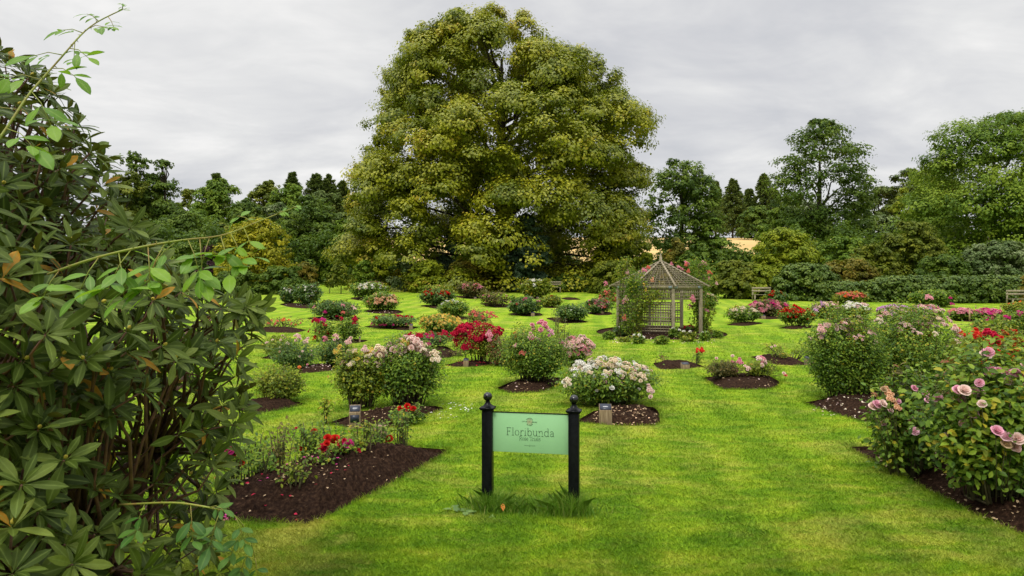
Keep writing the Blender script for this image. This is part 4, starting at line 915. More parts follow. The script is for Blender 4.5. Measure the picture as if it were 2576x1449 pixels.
# ------------------------------------------------------------------ petals fallen on soil and lawn
def scatter(name, regions, label, size=.036):
    """regions: (fn, x0, x1, y0, y1, n, colour)"""
    by = {}
    rng = np.random.default_rng(3)
    for fn, x0, x1, y0, y1, n, c in regions:
        for i in range(n):
            u, v = fn((rng.uniform(x0, x1), rng.uniform(y0, y1))); x, y = gp(u, v)
            if c in ('tan', 'peach') and not any(bed_t(b, x, y) > .03 for b in BEDS): continue
            by.setdefault(c, []).append((x, y, soil_z(x, y)+.012, size*max(1, y/9)**.6))
    for c, L in by.items():
        A = np.array(L); n = len(A)
        o = put(name, leafmesh(name, A[:, :3], rdir(n, rng)*.45+np.array([0, 0, 1.]), rdir(n, rng), A[:, 3]*rng.uniform(.6, 1.3, n), A[:, 3]*.8, TL, rng.random(n), M['p_'+c]))
        tag(o, label+' ('+c+')' if False else c+' '+label, kind='stuff')
reg = [(R5,300,2200,450,950,70,'tan'),(R7,900,2300,600,1200,150,'tan'),(R5,900,1100,540,600,45,'tan'),(R5,950,1500,600,780,40,'tan'),(R5,1100,1900,450,620,30,'tan'),(R5,1300,1480,530,575,16,'magenta'),(R5,320,610,880,945,26,'magenta'),(R5,900,960,560,590,5,'crimson'),(R5,820,870,740,760,2,'magenta'),(R5,1560,1610,570,690,4,'crimson'),(R5,400,1500,520,930,34,'crimson'),(R5,1000,1600,480,620,16,'magenta'),(R5,770,800,925,945,2,'crimson'),
       (R7,750,1000,560,610,80,'tan'),(R7,980,1500,620,860,110,'tan'),(R7,1400,1930,800,1050,50,'tan'),(R7,420,800,110,250,90,'cream'),(R7,350,560,150,215,22,'palepink'),
       (FU,880,1110,1030,1075,130,'tan'),(FU,1100,1190,1015,1035,45,'white'),(FU,1080,1160,1035,1055,14,'white'),(FU,1490,1655,1035,1070,190,'tan'),(FU,1500,1640,1040,1068,50,'peach'),
       (FU,1270,1400,962,985,40,'tan'),(FU,1290,1400,965,985,14,'palepink'),(FU,1800,1950,955,978,30,'tan'),(FU,1800,1940,955,978,8,'palepink'),
       (FU,1535,1800,845,865,230,'palepink'),(FU,1535,1800,845,865,90,'tan'),(R2,1100,1420,335,362,40,'palepink'),(R2,450,760,890,950,50,'palepink'),
       (R2,1900,2380,865,892,50,'crimson'),(R2,300,560,270,295,12,'white'),(R2,560,680,215,235,5,'white')]
scatter('fallen_petals', reg, 'petals and dead leaves lying on the beds and grass')

# ------------------------------------------------------------------ gazebo
def gazebo():
    x0, y0 = GZ; zg = float(G(y0)); root = empty('gazebo', (x0, y0, zg), 'weathered octagonal timber gazebo with a lattice roof, overgrown with climbing roses', 'gazebo')
    RP, RR = 1.77, 2.07; ZE = 2.29-zg; ZA = 3.34-zg
    ang = [math.radians(3+45*k) for k in range(8)]     # from the front, clockwise to the right
    P = [(RP*math.sin(a), -RP*math.cos(a)) for a in ang]; Q = [(RR*math.sin(a), -RR*math.cos(a)) for a in ang]
    for k in range(8):
        px, py = P[k]; b = MB(); b.box(-.055, .055, -.055, .055, float(G(y0+py))-zg-.15, ZE-.125)
        b.build('post', M['wood_grey'], root, (px, py, 0), (0, 0, ang[k]), bevel=.006)
    for k in range(8):
        a, c = np.array(P[k]), np.array(P[(k+1) % 8]); m_ = (a+c)/2; n = m_/np.linalg.norm(m_)
        b = MB(); e = unit((c-a)[None])[0]
        b.bar((*(a+n*.02), ZE-.06), (*(c+n*.02), ZE-.06), .05, .12); b.build('beam', M['wood_grey'], root)
        def lattice(z0, z1, nm, rails=()):
            b = MB(); L = np.linalg.norm(c-a); i0, i1 = .06, L-.06
            step = .10; nx = int((i1-i0)/step); nz = int((z1-z0)/step)
            for i in range(nx+1):
                t = i0+(i1-i0)*i/nx; p = a+e*t; w = .055 if i in (nx//3, 2*nx//3) else .030
                b.bar((*(p), z0), (*(p), z1), .016, w, (n[0], n[1], 0)) if False else b.bar((*(p), z0), (*(p), z1), w, .012, (n[0], n[1], 0))
            for j in range(nz+1):
                z = z0+(z1-z0)*j/nz; p, q = a+e*i0+n*.014, a+e*i1+n*.014
                b.bar((*p, z), (*q, z), .012, .030)
            for z in (z0, z1)+tuple(rails):
                p, q = a+e*.05-n*.022, a+e*(L-.05)-n*.022; b.bar((*p, z), (*q, z), .03, .055)
            b.build(nm, M['wood_grey'], root)
        lattice(ZE-.52, ZE-.14, 'lattice_frieze')
        # sides: 0 = front right (open), 1 = right, 2 = rear right (open), 7 = front left
        if k not in (0, 2):
            zl = ZE-1.76 if k in (7, 6, 1) else ZE-1.55
            lattice(zl, ZE-.72, 'lattice_panel', (ZE-1.05, ZE-1.38))
    for k in range(8):      # steel brackets on the beam corners
        px, py = P[k]; b = MB()
        for s in (k, (k-1) % 8):
            a, c = np.array(P[s]), np.array(P[(s+1) % 8]); m_ = (a+c)/2; n = m_/np.linalg.norm(m_); e = unit((c-a)[None])[0]*(1 if s == k else -1)
            o = np.array((px, py))+n*.049; b.bar((*(o+e*.03), ZE-.06), (*(o+e*.17), ZE-.06), .006, .10)
        b.build('bracket', M['metal'], root)
    apex = np.array([0, 0, ZA])
    for k in range(8):
        b = MB(); q = np.array([*Q[k], ZE+.00]); b.bar(q+(q-apex)*.03, apex-np.array([0, 0, .02]), .075, .06); b.build('hip_rafter', M['wood_grey'], root)
        q2 = np.array([*Q[(k+1) % 8], ZE]); b = MB(); nb = 12
        for i in range(1, nb+1):
            t = i/nb*.99; z_ = np.array([0, 0, .02]); b.bar(apex+(q-apex)*t+z_, apex+(q2-apex)*t+z_, .042, .018)
        nv = 8
        for i in range(1, nv):
            s = i/nv; e_ = q+(q2-q)*s; t0 = max(.25, abs(s-.5)*1.7); b.bar(apex+(e_-apex)*t0, e_+(e_-apex)*.02, .013, .012)
        b.build('roof_lattice', M['wood_grey'], root)
    b = MB(); b.box(-.05, .05, -.05, .05, ZA-.25, ZA+.10); b.add([(-.05,-.05,ZA+.10),(.05,-.05,ZA+.10),(.05,.05,ZA+.10),(-.05,.05,ZA+.10),(0,0,ZA+.30)], [(0,1,4),(1,2,4),(2,3,4),(3,0,4)])
    b.build('finial', M['wood_grey'], root)
gazebo()
def zm(zx, zy, dy=-1.75):      # a spot on the gazebo front, from the gazebo close-up (pixels) and a depth offset
    y = GZ[1]+dy; u = (2200+zx/3.45)/1.4907; v = (900+zy/3.45)/1.4907; return np.array(ray(u, v, y))
def climber(path, m, n, spread, blooms, label, seed, ls=.085):
    rng = np.random.default_rng(seed); pts = np.array([zm(*p) for p in path]); z0 = soil_z(pts[0][0], pts[0][1])
    base = np.array([pts[0][0], pts[0][1], z0]); root = empty('climbing_rose', base, label, 'climbing rose', 'climbing roses on the gazebo')
    tt = np.linspace(0, 1, len(pts)); t = rng.random(n)**.9
    P = np.stack([np.interp(t, tt, pts[:, k]) for k in range(3)], 1); w = np.interp(t, tt, spread)
    j = rng.integers(0, 60, n); off = rng.normal(size=(60, 3))*np.array([1, .45, .6]); P = P+(off[j]+rng.normal(size=(n, 3))*.3)*w[:, None]
    P[:, 2] = np.maximum(P[:, 2], z0+.05)
    put('foliage', leafmesh('foliage', P-base, rdir(n, rng)*.8+np.array([0, -.4, .5]), rdir(n, rng), ls*rng.uniform(.7, 1.3, n), ls*.6, TQ, rng.random(n), M[m], False), root)
    b = MB()
    for k in range(7):
        q = pts+rng.normal(size=pts.shape)*np.interp(tt, tt, spread)[:, None]*.5; q[0] = base+np.array([rng.normal()*.05, 0, -.05]); b.tube(q-base, np.linspace(.011, .004, len(q)), 4)
    b.build('stems', M['cane'], root)
    for zx, zy, dy, c, s in blooms: put_bloom(root, zm(zx, zy, dy), s, cl, c, rng, face=(rng.normal()*.3, -.8, .6))
climber([(540,1200,-1.6),(520,1000,-1.6),(545,820,-1.65),(570,650,-1.75),(600,560,-1.9),(610,460,-1.5)], 'r_mid', 2300, [.12,.2,.26,.16,.14,.22], [(510,760,-1.8,'palepink',.24),(480,800,-1.8,'pink',.18),(490,1000,-1.8,'coral',.2),(495,1030,-1.8,'pink',.16),(525,420,-1.5,'palepink',.26),(248,565,-1.4,'pink',.2),(747,392,-1.2,'pink',.24),(800,355,-1.1,'coral',.2),(850,520,-1.4,'peach',.22)], 'climbing rose over the left front corner of the gazebo', 1)
climber([(640,1200,-1.55),(660,1000,-1.6),(690,850,-1.65),(820,760,-1.75),(900,680,-1.8)], 'r_lime', 1300, [.10,.17,.24,.26,.16], [(765,645,-1.8,'yellow',.14),(740,575,-1.9,'yellow',.12)], 'yellow green climbing rose on the middle lattice of the gazebo', 2)
climber([(430,480,-1.6),(480,420,-1.5),(500,330,-1.5),(540,250,-1.5)], 'r_lime', 420, [.14,.16,.14,.12], [], 'thin rose shoots standing up over the left of the gazebo roof', 3)
climber([(1450,1200,-.6),(1470,1000,-.6),(1440,800,-.9),(1450,640,-.8),(1500,520,-.3),(1450,400,0),(1420,330,0)], 'r_mid', 4200, [.12,.18,.20,.20,.26,.34,.30],
        [(1295,300,0,'pink',.24),(1290,320,-.1,'coral',.2),(1520,300,0,'pink',.26),(1515,320,0,'pink',.2),(1315,405,-.2,'coral',.2),(1195,368,0,'pink',.26),(1240,382,0,'pink',.18),(1470,330,0,'palepink',.24),(1585,420,-.2,'coral',.28),(1570,495,-.3,'pink',.22),(1530,515,-.3,'pink',.24),(1550,545,-.3,'palepink',.2),(1580,580,-.3,'peach',.22),(1370,750,-1.5,'pink',.26),(1378,785,-1.5,'pink',.2),(1500,670,-.8,'pink',.16),(1680,565,0,'palepink',.16),(1555,915,-.6,'pink',.22),(1340,860,-.5,'pink',.2),(1095,312,.2,'pink',.18)], 'climbing rose with many pink blooms over the right side of the gazebo', 4)
climber([(1560,1190,-.4),(1545,1080,-.4),(1580,980,-.4),(1600,900,-.4)], 'r_lime', 380, [.08,.10,.13,.10], [], 'loose arching rose shoots low at the right of the gazebo', 5)
# small roses planted round the gazebo
def ring_rose(zx, zy, w, h, m, bl, label, dy=None):
    u0 = (2200+(zx-w/2)/3.45)/1.4907; u1 = (2200+(zx+w/2)/3.45)/1.4907; v1 = (900+(zy-h)/3.45)/1.4907; v0 = (900+zy/3.45)/1.4907
    r = rose(FU, u0, u1, v1, v0, m, bl, label, dens=.5); r['group'] = 'small roses planted round the gazebo'
ring_rose(290, 1290, 130, 95, 'r_mid', [], 'small green rose at the far left of the gazebo ring bed')
ring_rose(450, 1240, 170, 110, 'r_dark', [('white', 7, rl, .12, 'face')], 'small white rose in front of the left post of the gazebo')
ring_rose(495, 1320, 110, 55, 'r_lime', [], 'lowest yellow green rose in the front left of the ring bed')
ring_rose(670, 1345, 130, 120, 'r_mid', [('white', 3, rl, .13, 'face')], 'small rose with few white blooms below the lattice panel')
ring_rose(975, 1355, 140, 100, 'r_mid', [], 'small green rose in front of the middle gazebo post')
ring_rose(1150, 1270, 130, 120, 'r_mid', [('white', 4, rl, .15)], 'small white rose inside the open side of the gazebo')
ring_rose(1290, 1320, 190, 120, 'r_lime', [('white', 2, rl, .14)], 'broader yellow green rose in the right of the ring bed')
ring_rose(1325, 1195, 120, 75, 'r_dark', [('crimson', 8, cl, .15)], 'small crimson rose by the right gazebo post')
ring_rose(1530, 1310, 120, 110, 'r_mid', [('white', 3, rl, .14)], 'small white rose right of the right gazebo post')
ring_rose(1690, 1275, 90, 90, 'r_mid', [], 'small thin rose at the far right of the ring bed')

# ------------------------------------------------------------------ sign
GLY = {  # slab-serif strokes, x height .5, cap height .72
 'F': (.50, [[(.1,0),(.1,.72)],[(.02,0),(.22,0)],[(.02,.72),(.46,.72),(.46,.60)],[(.1,.38),(.34,.38)],[(.34,.44),(.34,.32)]]),
 'l': (.26, [[(.12,0),(.12,.76),(.03,.76)],[(.02,0),(.22,0)]]),
 'o': (.50, [[(.24+.19*math.cos(a), .25+.255*math.sin(a)) for a in np.linspace(0, 2*math.pi, 17)]]),
 'r': (.38, [[(.10,0),(.10,.5),(.02,.5)],[(.02,0),(.22,0)],[(.10,.34),(.16,.45),(.25,.50),(.33,.49),(.34,.42)]]),
 'i': (.26, [[(.12,0),(.12,.5),(.03,.5)],[(.02,0),(.22,0)],[(.11,.68),(.13,.70)]]),
 'b': (.52, [[(.10,0),(.10,.76),(.01,.76)],[(.10,.36),(.18,.47),(.28,.5),(.38,.46),(.44,.36),(.45,.24),(.42,.1),(.34,.01),(.24,-.01),(.14,.05),(.10,.13)]]),
 'u': (.52, [[(.02,.5),(.11,.5),(.11,.15),(.16,.03),(.25,-.01),(.35,.05),(.41,.16)],[(.33,.5),(.41,.5),(.41,0),(.50,0)]]),
 'n': (.54, [[(.02,.5),(.11,.5),(.11,0)],[(.02,0),(.2,0)],[(.11,.34),(.19,.46),(.29,.51),(.38,.46),(.42,.35),(.42,0)],[(.34,0),(.51,0)]]),
 'd': (.53, [[(.33,.76),(.42,.76),(.42,0),(.51,0)],[(.42,.36),(.34,.47),(.24,.5),(.13,.46),(.07,.36),(.06,.24),(.09,.1),(.17,.01),(.27,-.01),(.37,.05),(.42,.13)]]),
 'a': (.46, [[(.08,.42),(.15,.49),(.25,.5),(.33,.45),(.36,.36),(.36,.03),(.43,0)],[(.36,.29),(.2,.28),(.09,.22),(.06,.12),(.11,.02),(.21,-.01),(.31,.05),(.36,.13)]]),
 'R': (.56, [[(.1,0),(.1,.72)],[(.02,0),(.2,0)],[(.02,.72),(.32,.72),(.42,.65),(.44,.54),(.40,.42),(.30,.37),(.1,.37)],[(.28,.37),(.44,.03),(.53,0)]]),
 's': (.40, [[(.33,.38),(.31,.47),(.2,.51),(.09,.46),(.07,.37),(.13,.29),(.27,.23),(.34,.14),(.30,.04),(.19,-.01),(.08,.03),(.06,.13)]]),
 'e': (.46, [[(.07,.27),(.39,.27),(.38,.4),(.31,.49),(.22,.51),(.12,.46),(.07,.36),(.06,.22),(.1,.08),(.19,0),(.29,0),(.38,.07)]]),
 'T': (.56, [[(.28,0),(.28,.72)],[(.19,0),(.37,0)],[(.04,.58),(.04,.72),(.52,.72),(.52,.58)]]),
 '2': (.44, [[(.07,.5),(.09,.6),(.17,.67),(.27,.67),(.35,.59),(.34,.47),(.24,.3),(.06,.04),(.06,0),(.38,0),(.38,.08)]]),
 ' ': (.28, []),
}
def write(root, name, txt, cx, z, h, th, y, track=0., m='ink'):
    w = sum((GLY[c][0]+track)*h for c in txt)-track*h; x = cx-w/2; b = MB()
    for c in txt:
        for st in GLY[c][1]: b.tube([(x+p[0]*h, y, z+p[1]*h) for p in st], th, 6)
        x += (GLY[c][0]+track)*h
    return b.build(name, M[m], root)
def textobj(root, name, txt, size, loc, rot, m):
    cu = bpy.data.curves.new(name, 'FONT'); cu.body = txt; cu.size = size; cu.align_x = 'CENTER'; cu.align_y = 'CENTER'; cu.extrude = .0006
    o = bpy.data.objects.new('tmp', cu); C.objects.link(o); dg = bpy.context.evaluated_depsgraph_get()
    me = bpy.data.meshes.new_from_object(o.evaluated_get(dg)); bpy.data.objects.remove(o); me.materials.clear(); me.materials.append(M[m])
    return put(name, me, root, loc, rot)
def sign():
    yl, yr = 6.95, 6.78
    L = np.array([(1227-CU)/F*yl, yl]); Rr = np.array([(1444-CU)/F*yr, yr]); c = (L+Rr)/2; d = Rr-L; W = np.linalg.norm(d); rz = math.atan2(d[1], d[0])
    zg = float(G(c[1])); root = empty('garden_sign', (*c, zg), 'mint green name board between two black posts with ball finials', 'sign', rz=rz)
    hp = .052; ztop = CAMZ+(CV-1030)/F*yl-zg
    for s in (-1, 1):
        b = MB(); x = s*W/2; b.box(x-hp, x+hp, -hp, hp, -.3, ztop); b.build('post', M['black'], root, bevel=.004)
        b = MB(); e = hp+.022; b.box(x-e+.008, x+e-.008, -e+.008, e-.008, ztop, ztop+.012); b.box(x-e, x+e, -e, e, ztop+.012, ztop+.026)
        # swept square-to-round cap
        n = 32; prof = [(e*.98, ztop+.026, 1), (.052, ztop+.036, .8), (.038, ztop+.050, .4), (.028, ztop+.066, .1), (.0235, ztop+.078, 0), (.0235, ztop+.084, 0)]
        V = []
        for r, z, q in prof:
            for k in range(n):
                a = 2*math.pi*(k+.5)/n; ca, sa = math.cos(a), math.sin(a); sq = 1/max(abs(ca), abs(sa)); rr = r*(q*sq+(1-q)); V.append((x+rr*ca, rr*sa, z))
        b.add(V, [(i*n+k, i*n+(k+1) % n, (i+1)*n+(k+1) % n, (i+1)*n+k) for i in range(len(prof)-1) for k in range(n)])
        b.build('post_cap', M['black'], root)
        b = MB(); zc = ztop+.084+.046; b.lathe([(.046*math.sin(a), -.046*math.cos(a)) for a in np.linspace(.02, math.pi-.02, 20)], (x, 0, zc), 32); b.build('ball_finial', M['black_ball'], root, smooth=True)
    zt = CAMZ+(CV-1036)/F*yl-zg; zb = CAMZ+(CV-1134)/F*yl-zg; w = W/2-hp-.002
    b = MB(); b.box(-w, w, -.008, .008, zb, zt); b.build('panel', M['mint'], root, bevel=.0015)
    b = MB(); b.box(-w, w, -.012, .012, zt+.0005, zt+.007); b.build('top_rail', M['black'], root)
    f = -.0085; bw = 2*w; hz = zt-zb
    # measures from the close-up: board 690 x 345 px
    k = bw/688; X = lambda px: (px-845)*k; Z = lambda py: zt-(py-262)*k
    write(root, 'title_lettering', 'Floribunda', X(845), Z(462), 66*k/.72, .0024, f, .03)
    write(root, 'subtitle_lettering', 'Rose Trials', X(842), Z(505), 33*k/.72, .0014, f, -.03)
    write(root, 'number_lettering', '2', X(842), Z(560), 24*k, .0014, f)
    b = MB(); b.box(X(792), X(832), f-.0006, f+.001, Z(552), Z(550)); b.box(X(852), X(892), f-.0006, f+.001, Z(552), Z(550)); b.build('number_rule', M['ink'], root)
    ex, ez = X(839), Z(337)
    b = MB()
    for i in range(8):
        a = 2*math.pi*i/8; c_, s_ = math.cos(a), math.sin(a)
        pts = [(ex+c_*r*k-s_*q*k, f, ez+s_*r*k+c_*q*k) for r, q in [(4, 0), (12, 5), (20, 5), (23, 0), (20, -5), (12, -5), (4, 0)]]; b.tube(pts, .0009, 5)
    b.tube([(ex+25*k*math.cos(a), f, ez+25*k*math.sin(a)) for a in np.linspace(0, 2*math.pi, 28)], .0007, 5)
    b.build('rose_emblem', M['pink_ink'], root)
    textobj(root, 'emblem_text', 'CITY OF', 13*k, (X(795), f-.0005, Z(336)), (math.pi/2, 0, 0), 'ink')
    textobj(root, 'emblem_text', 'BELFAST', 13*k, (X(885), f-.0005, Z(339)), (math.pi/2, 0, 0), 'ink')
    for txt, a0, sg in (('INTERNATIONAL', math.pi/2, 1), ('ROSE GARDEN', -math.pi/2, -1)):
        for i, ch in enumerate(txt):
            a = a0-sg*(i-(len(txt)-1)/2)*(.17); r = 33*k
            if ch != ' ': textobj(root, 'emblem_letter', ch, 9*k, (ex+r*math.cos(a), f-.0005, ez+r*math.sin(a)), (math.pi/2, -(a-math.pi/2) if sg > 0 else -(a+math.pi/2), 0), 'ink')
    # long grass round the foot
    rng = np.random.default_rng(4); n = 8500
    t = np.where(rng.random(n) < .45, rng.normal(size=n)*.30, np.where(rng.random(n) < .55, .37+rng.normal(size=n)*.13, -.38+rng.normal(size=n)*.12)); q = rng.normal(size=n)*.085-.04
    x = c[0]+t*math.cos(rz)-q*math.sin(rz); y = c[1]+t*math.sin(rz)+q*math.cos(rz)
    h = .04+.19*rng.random(n)**1.3*(.45+.55*np.exp(-((t-.42)/.16)**2)+.35*np.exp(-((t+.40)/.12)**2))*1.25
    m2 = leafmat('long_grass_blades', [(0, (.05, .16, .008)), (.6, (.14, .30, .015)), (.9, (.28, .42, .04)), (1, (.42, .36, .12))], .5, .4)
    blades('long_grass', x, y, h, .0036+0*h, rng, m2, .6, label='tuft of long unmown grass around the foot of the sign')
    # dock leaves left of the tuft
    wr = empty('dock_plant', (c[0]-.62, c[1]-.12, zg), 'broad-leaved dock weed left of the sign foot', 'weed')
    n = 16; a = rng.uniform(0, 6.28, n); T = np.stack([np.cos(a), np.sin(a), rng.uniform(.2, .9, n)], 1)
    put('leaves', leafmesh('leaves', rng.normal(size=(n, 3))*np.array([.10, .06, .0])+np.array([0, 0, .02]), np.tile([0, -.2, 1.], (n, 1))+rdir(n)*.3, T, .11*rng.uniform(.7, 1.2, n), .055, TR, rng.random(n), M['weed']), wr)
    fl = put('fallen_leaf', leafmesh('fallen_leaf', np.array([[0, 0, 0.]]), np.array([[.3, -.8, .5]]), np.array([[.1, 0, 1.]]), .075, .045, TR, np.array([.5]), M['p_orange']), None, (c[0]-.27, c[1]-.17, zg+.03))
    tag(fl, 'orange brown fallen leaf upright in the long grass below the sign', 'leaf')
sign()

# ------------------------------------------------------------------ markers, benches, stakes
MG = 'plant markers beside the rose beds'
def marker(fn, px, py, w, h, label, round_=False, dark=False):
    u, v = fn((px, py)); x, y = gp(u, v); s = y/F; sc = {R2: .25, R3: .25, R4: .25, R5: .2778}.get(fn, 1)
    W = w*sc*s; H = h*sc*s; z = float(G(y))
    root = empty('plant_marker', (x, y, z), label, 'marker', MG, rz=math.radians(R.uniform(-12, 12)))
    b = MB(); D = W*.8
    if round_: b.lathe([(W/2, -.1), (W/2, H*.9), (W/2*.9, H), (0.001, H)], n=14)
    else:
        V = [(-W/2,-D/2,-.1),(W/2,-D/2,-.1),(W/2,D/2,-.1),(-W/2,D/2,-.1),(-W/2,-D/2,H*.72),(W/2,-D/2,H*.72),(W/2,D/2,H),(-W/2,D/2,H)]
        b.add(V, [(0,3,2,1),(4,5,6,7),(0,1,5,4),(1,2,6,5),(2,3,7,6),(3,0,4,7)])
    b.build('post', M['wood_tan'], root, smooth=False, bevel=.004)
    if not round_:
        sl = math.atan2(H*.28, D); nrm = np.array([0, -math.sin(sl), math.cos(sl)]); c = np.array([0, 0, H*.86])+nrm*.006
        p = MB(); p.box(-W*.46, W*.46, -D*.50, D*.46, -.004, .004); o = p.build('plaque', M['plaque'], root, tuple(c), (sl, 0, 0))
        if y < 14: 
            q = MB(); q.box(-W*.2, W*.2, -.006, .004, .0045, .0055); q.build('plaque_lettering', M['white_ink'], root, tuple(c), (sl, 0, 0))
    return root, W, H, D
r_, W_, H_, D_ = marker(FU, 893, 1078, 27, 58, 'plant marker with two dark plaques in front of the cream roses')
b = MB(); b.box(-W_*.40, W_*.40, -D_/2-.008, -D_/2-.002, H_*.30, H_*.62); b.build('plaque', M['plaque'], r_)
marker(FU, 1523, 1064, 31, 46, 'largest plant marker, in front of the white roses right of the sign')
marker(R3, 1742, 920, 76, 62, 'wide low plant marker in the bare bed with the scarlet rose')
marker(R4, 412, 880, 82, 84, 'plant marker at the right end of the nearly bare bed')
marker(R2, 2113, 897, 52, 82, 'leaning plant marker under the massed crimson roses')
marker(R2, 1560, 525, 34, 54, 'plant marker right of the low crimson roses')
marker(R2, 593, 305, 24, 46, 'plant marker beside the far left white roses')
marker(R2, 2207, 215, 24, 18, 'tiny plant marker under the far pink roses')
marker(R3, 210, 390, 36, 42, 'plant marker under the magenta-topped bush')
marker(R3, 907, 370, 32, 44, 'plant marker under the pink roses left of the gazebo')
marker(R3, 260, 215, 24, 20, 'tiny dark plant marker under the white-topped far bush')
marker(R3, 2530, 417, 38, 40, 'plant marker under the magenta and pink roses')
marker(R4, 2182, 580, 50, 58, 'round-topped plant marker under the magenta roses at the right', round_=True)
marker(R2, 1045, 655, 16, 60, 'thin marker post at the right of the leggy crimson roses')
def woodblock():
    x, y = gp(*R5((1893, 262))); s = y/F
    root = empty('wooden_block', (x, y, float(G(y))), 'bare upright wooden block at the back of the left foreground bed', 'post', rz=math.radians(-14))
    W = 35*s; b = MB(); b.box(-W/2, W/2, -.05, .05, -.1, 49*s); b.build('post', M['wood_tan'], root, bevel=.004)
    b = MB(); b.box(-W*.32, -W*.31, -.0515, -.0505, 0, 48*s); b.box(W*.05, W*.06, -.0515, -.0505, 0, 48*s); b.build('crack', M['cane_dark'], root)
woodblock()
def bench(u, v, wpx, y, rz, mat, label, hb=.85, arched=False):
    s = y/F; W = wpx*s; x = (u-CU)*s; z = float(G(y)); root = empty('bench', (x, y, z), label, 'bench', 'benches at the edge of the lawn', rz=rz)
    for sx in (-1, 1):
        for sy in (-1, 1):
            b = MB(); b.box(sx*(W/2-.06)-.035, sx*(W/2-.06)+.035, sy*.22-.035, sy*.22+.035, -.05, .42 if sy < 0 else hb-.03); b.build('leg', M[mat], root)
    b = MB()
    for i in range(5): b.box(-W/2, W/2, -.26+i*.105, -.18+i*.105, .425, .455)
    b.build('seat', M[mat], root)
    b = MB()
    if arched:
        n = 15
        for i in range(n):
            xx = -W/2+.1+(W-.2)*i/(n-1); b.box(xx-.022, xx+.022, .225, .245, .5, hb-.02+.10*math.cos((i/(n-1)-.5)*math.pi))
        b.tube([(-W/2+(W)*t, .21, hb+.10*math.cos((t-.5)*math.pi)) for t in np.linspace(0, 1, 11)], .035, 6)
        b.bar((-W/2, .21, .52), (W/2, .21, .52), .04, .06)
    else:
        b.box(-W/2, W/2, .18, .215, hb-.14, hb); b.box(-W/2, W/2, .18, .215, hb-.32, hb-.20)
    b.build('backrest', M[mat], root)
    if arched:
        for sx in (-1, 1): b = MB(); b.box(sx*(W/2-.06)-.04, sx*(W/2-.06)+.04, -.26, .18, .62, .66); b.build('armrest', M[mat], root)
bench(941, 722, 46, 54, .12, 'wood_red', 'red brown bench with an arched slatted back behind the cream white roses', .95, True)
bench(1390, 735, 42, 58, -.1, 'wood_grey', 'grey plank bench under the right half of the lime', .95)
bench(1918, 750, 48, 46.5, 0, 'wood_grey', 'grey bench right of the gazebo before the yellow green shrub', .95)
bench(2566, 768, 60, 42, .1, 'wood_grey', 'grey bench cut by the right edge of the picture', 1.0)
for i, (x, y0_, y1_, lb) in enumerate([(445, 260, 372, 'left of the pale pink heads'), (90, 225, 300, 'beside the far dark red roses'), (705, 240, 330, 'between the pale pink and the white heads'), (1095, 300, 400, 'left of the lilac roses'), (1198, 265, 320, 'thinnest, above the lilac roses'), (1300, 250, 320, 'tallest, above the lilac roses'), (1815, 320, 400, 'at the left end of the pink row'), (2028, 320, 445, 'nearest, in front of the pink row'), (2340, 300, 360, 'right end of the pink row'), (2090, 280, 315, 'behind the middle of the pink row')]):
    u, v = R4((x, y1_)); X, Y = gp(u, v); h = (y1_-y0_)*.25*Y/F
    root = tag(MB().box(-.028, .028, -.02, .02, -.05, h).bar((-.02, -.022, h*.8), (.02, -.022, h*.8), .004, .03).build('wooden_stake', M['stake'], None, (X, Y, float(G(Y))), (0, 0, i*.3)), 'pale wooden stake '+lb, 'stake', 'pale stakes among the far roses')

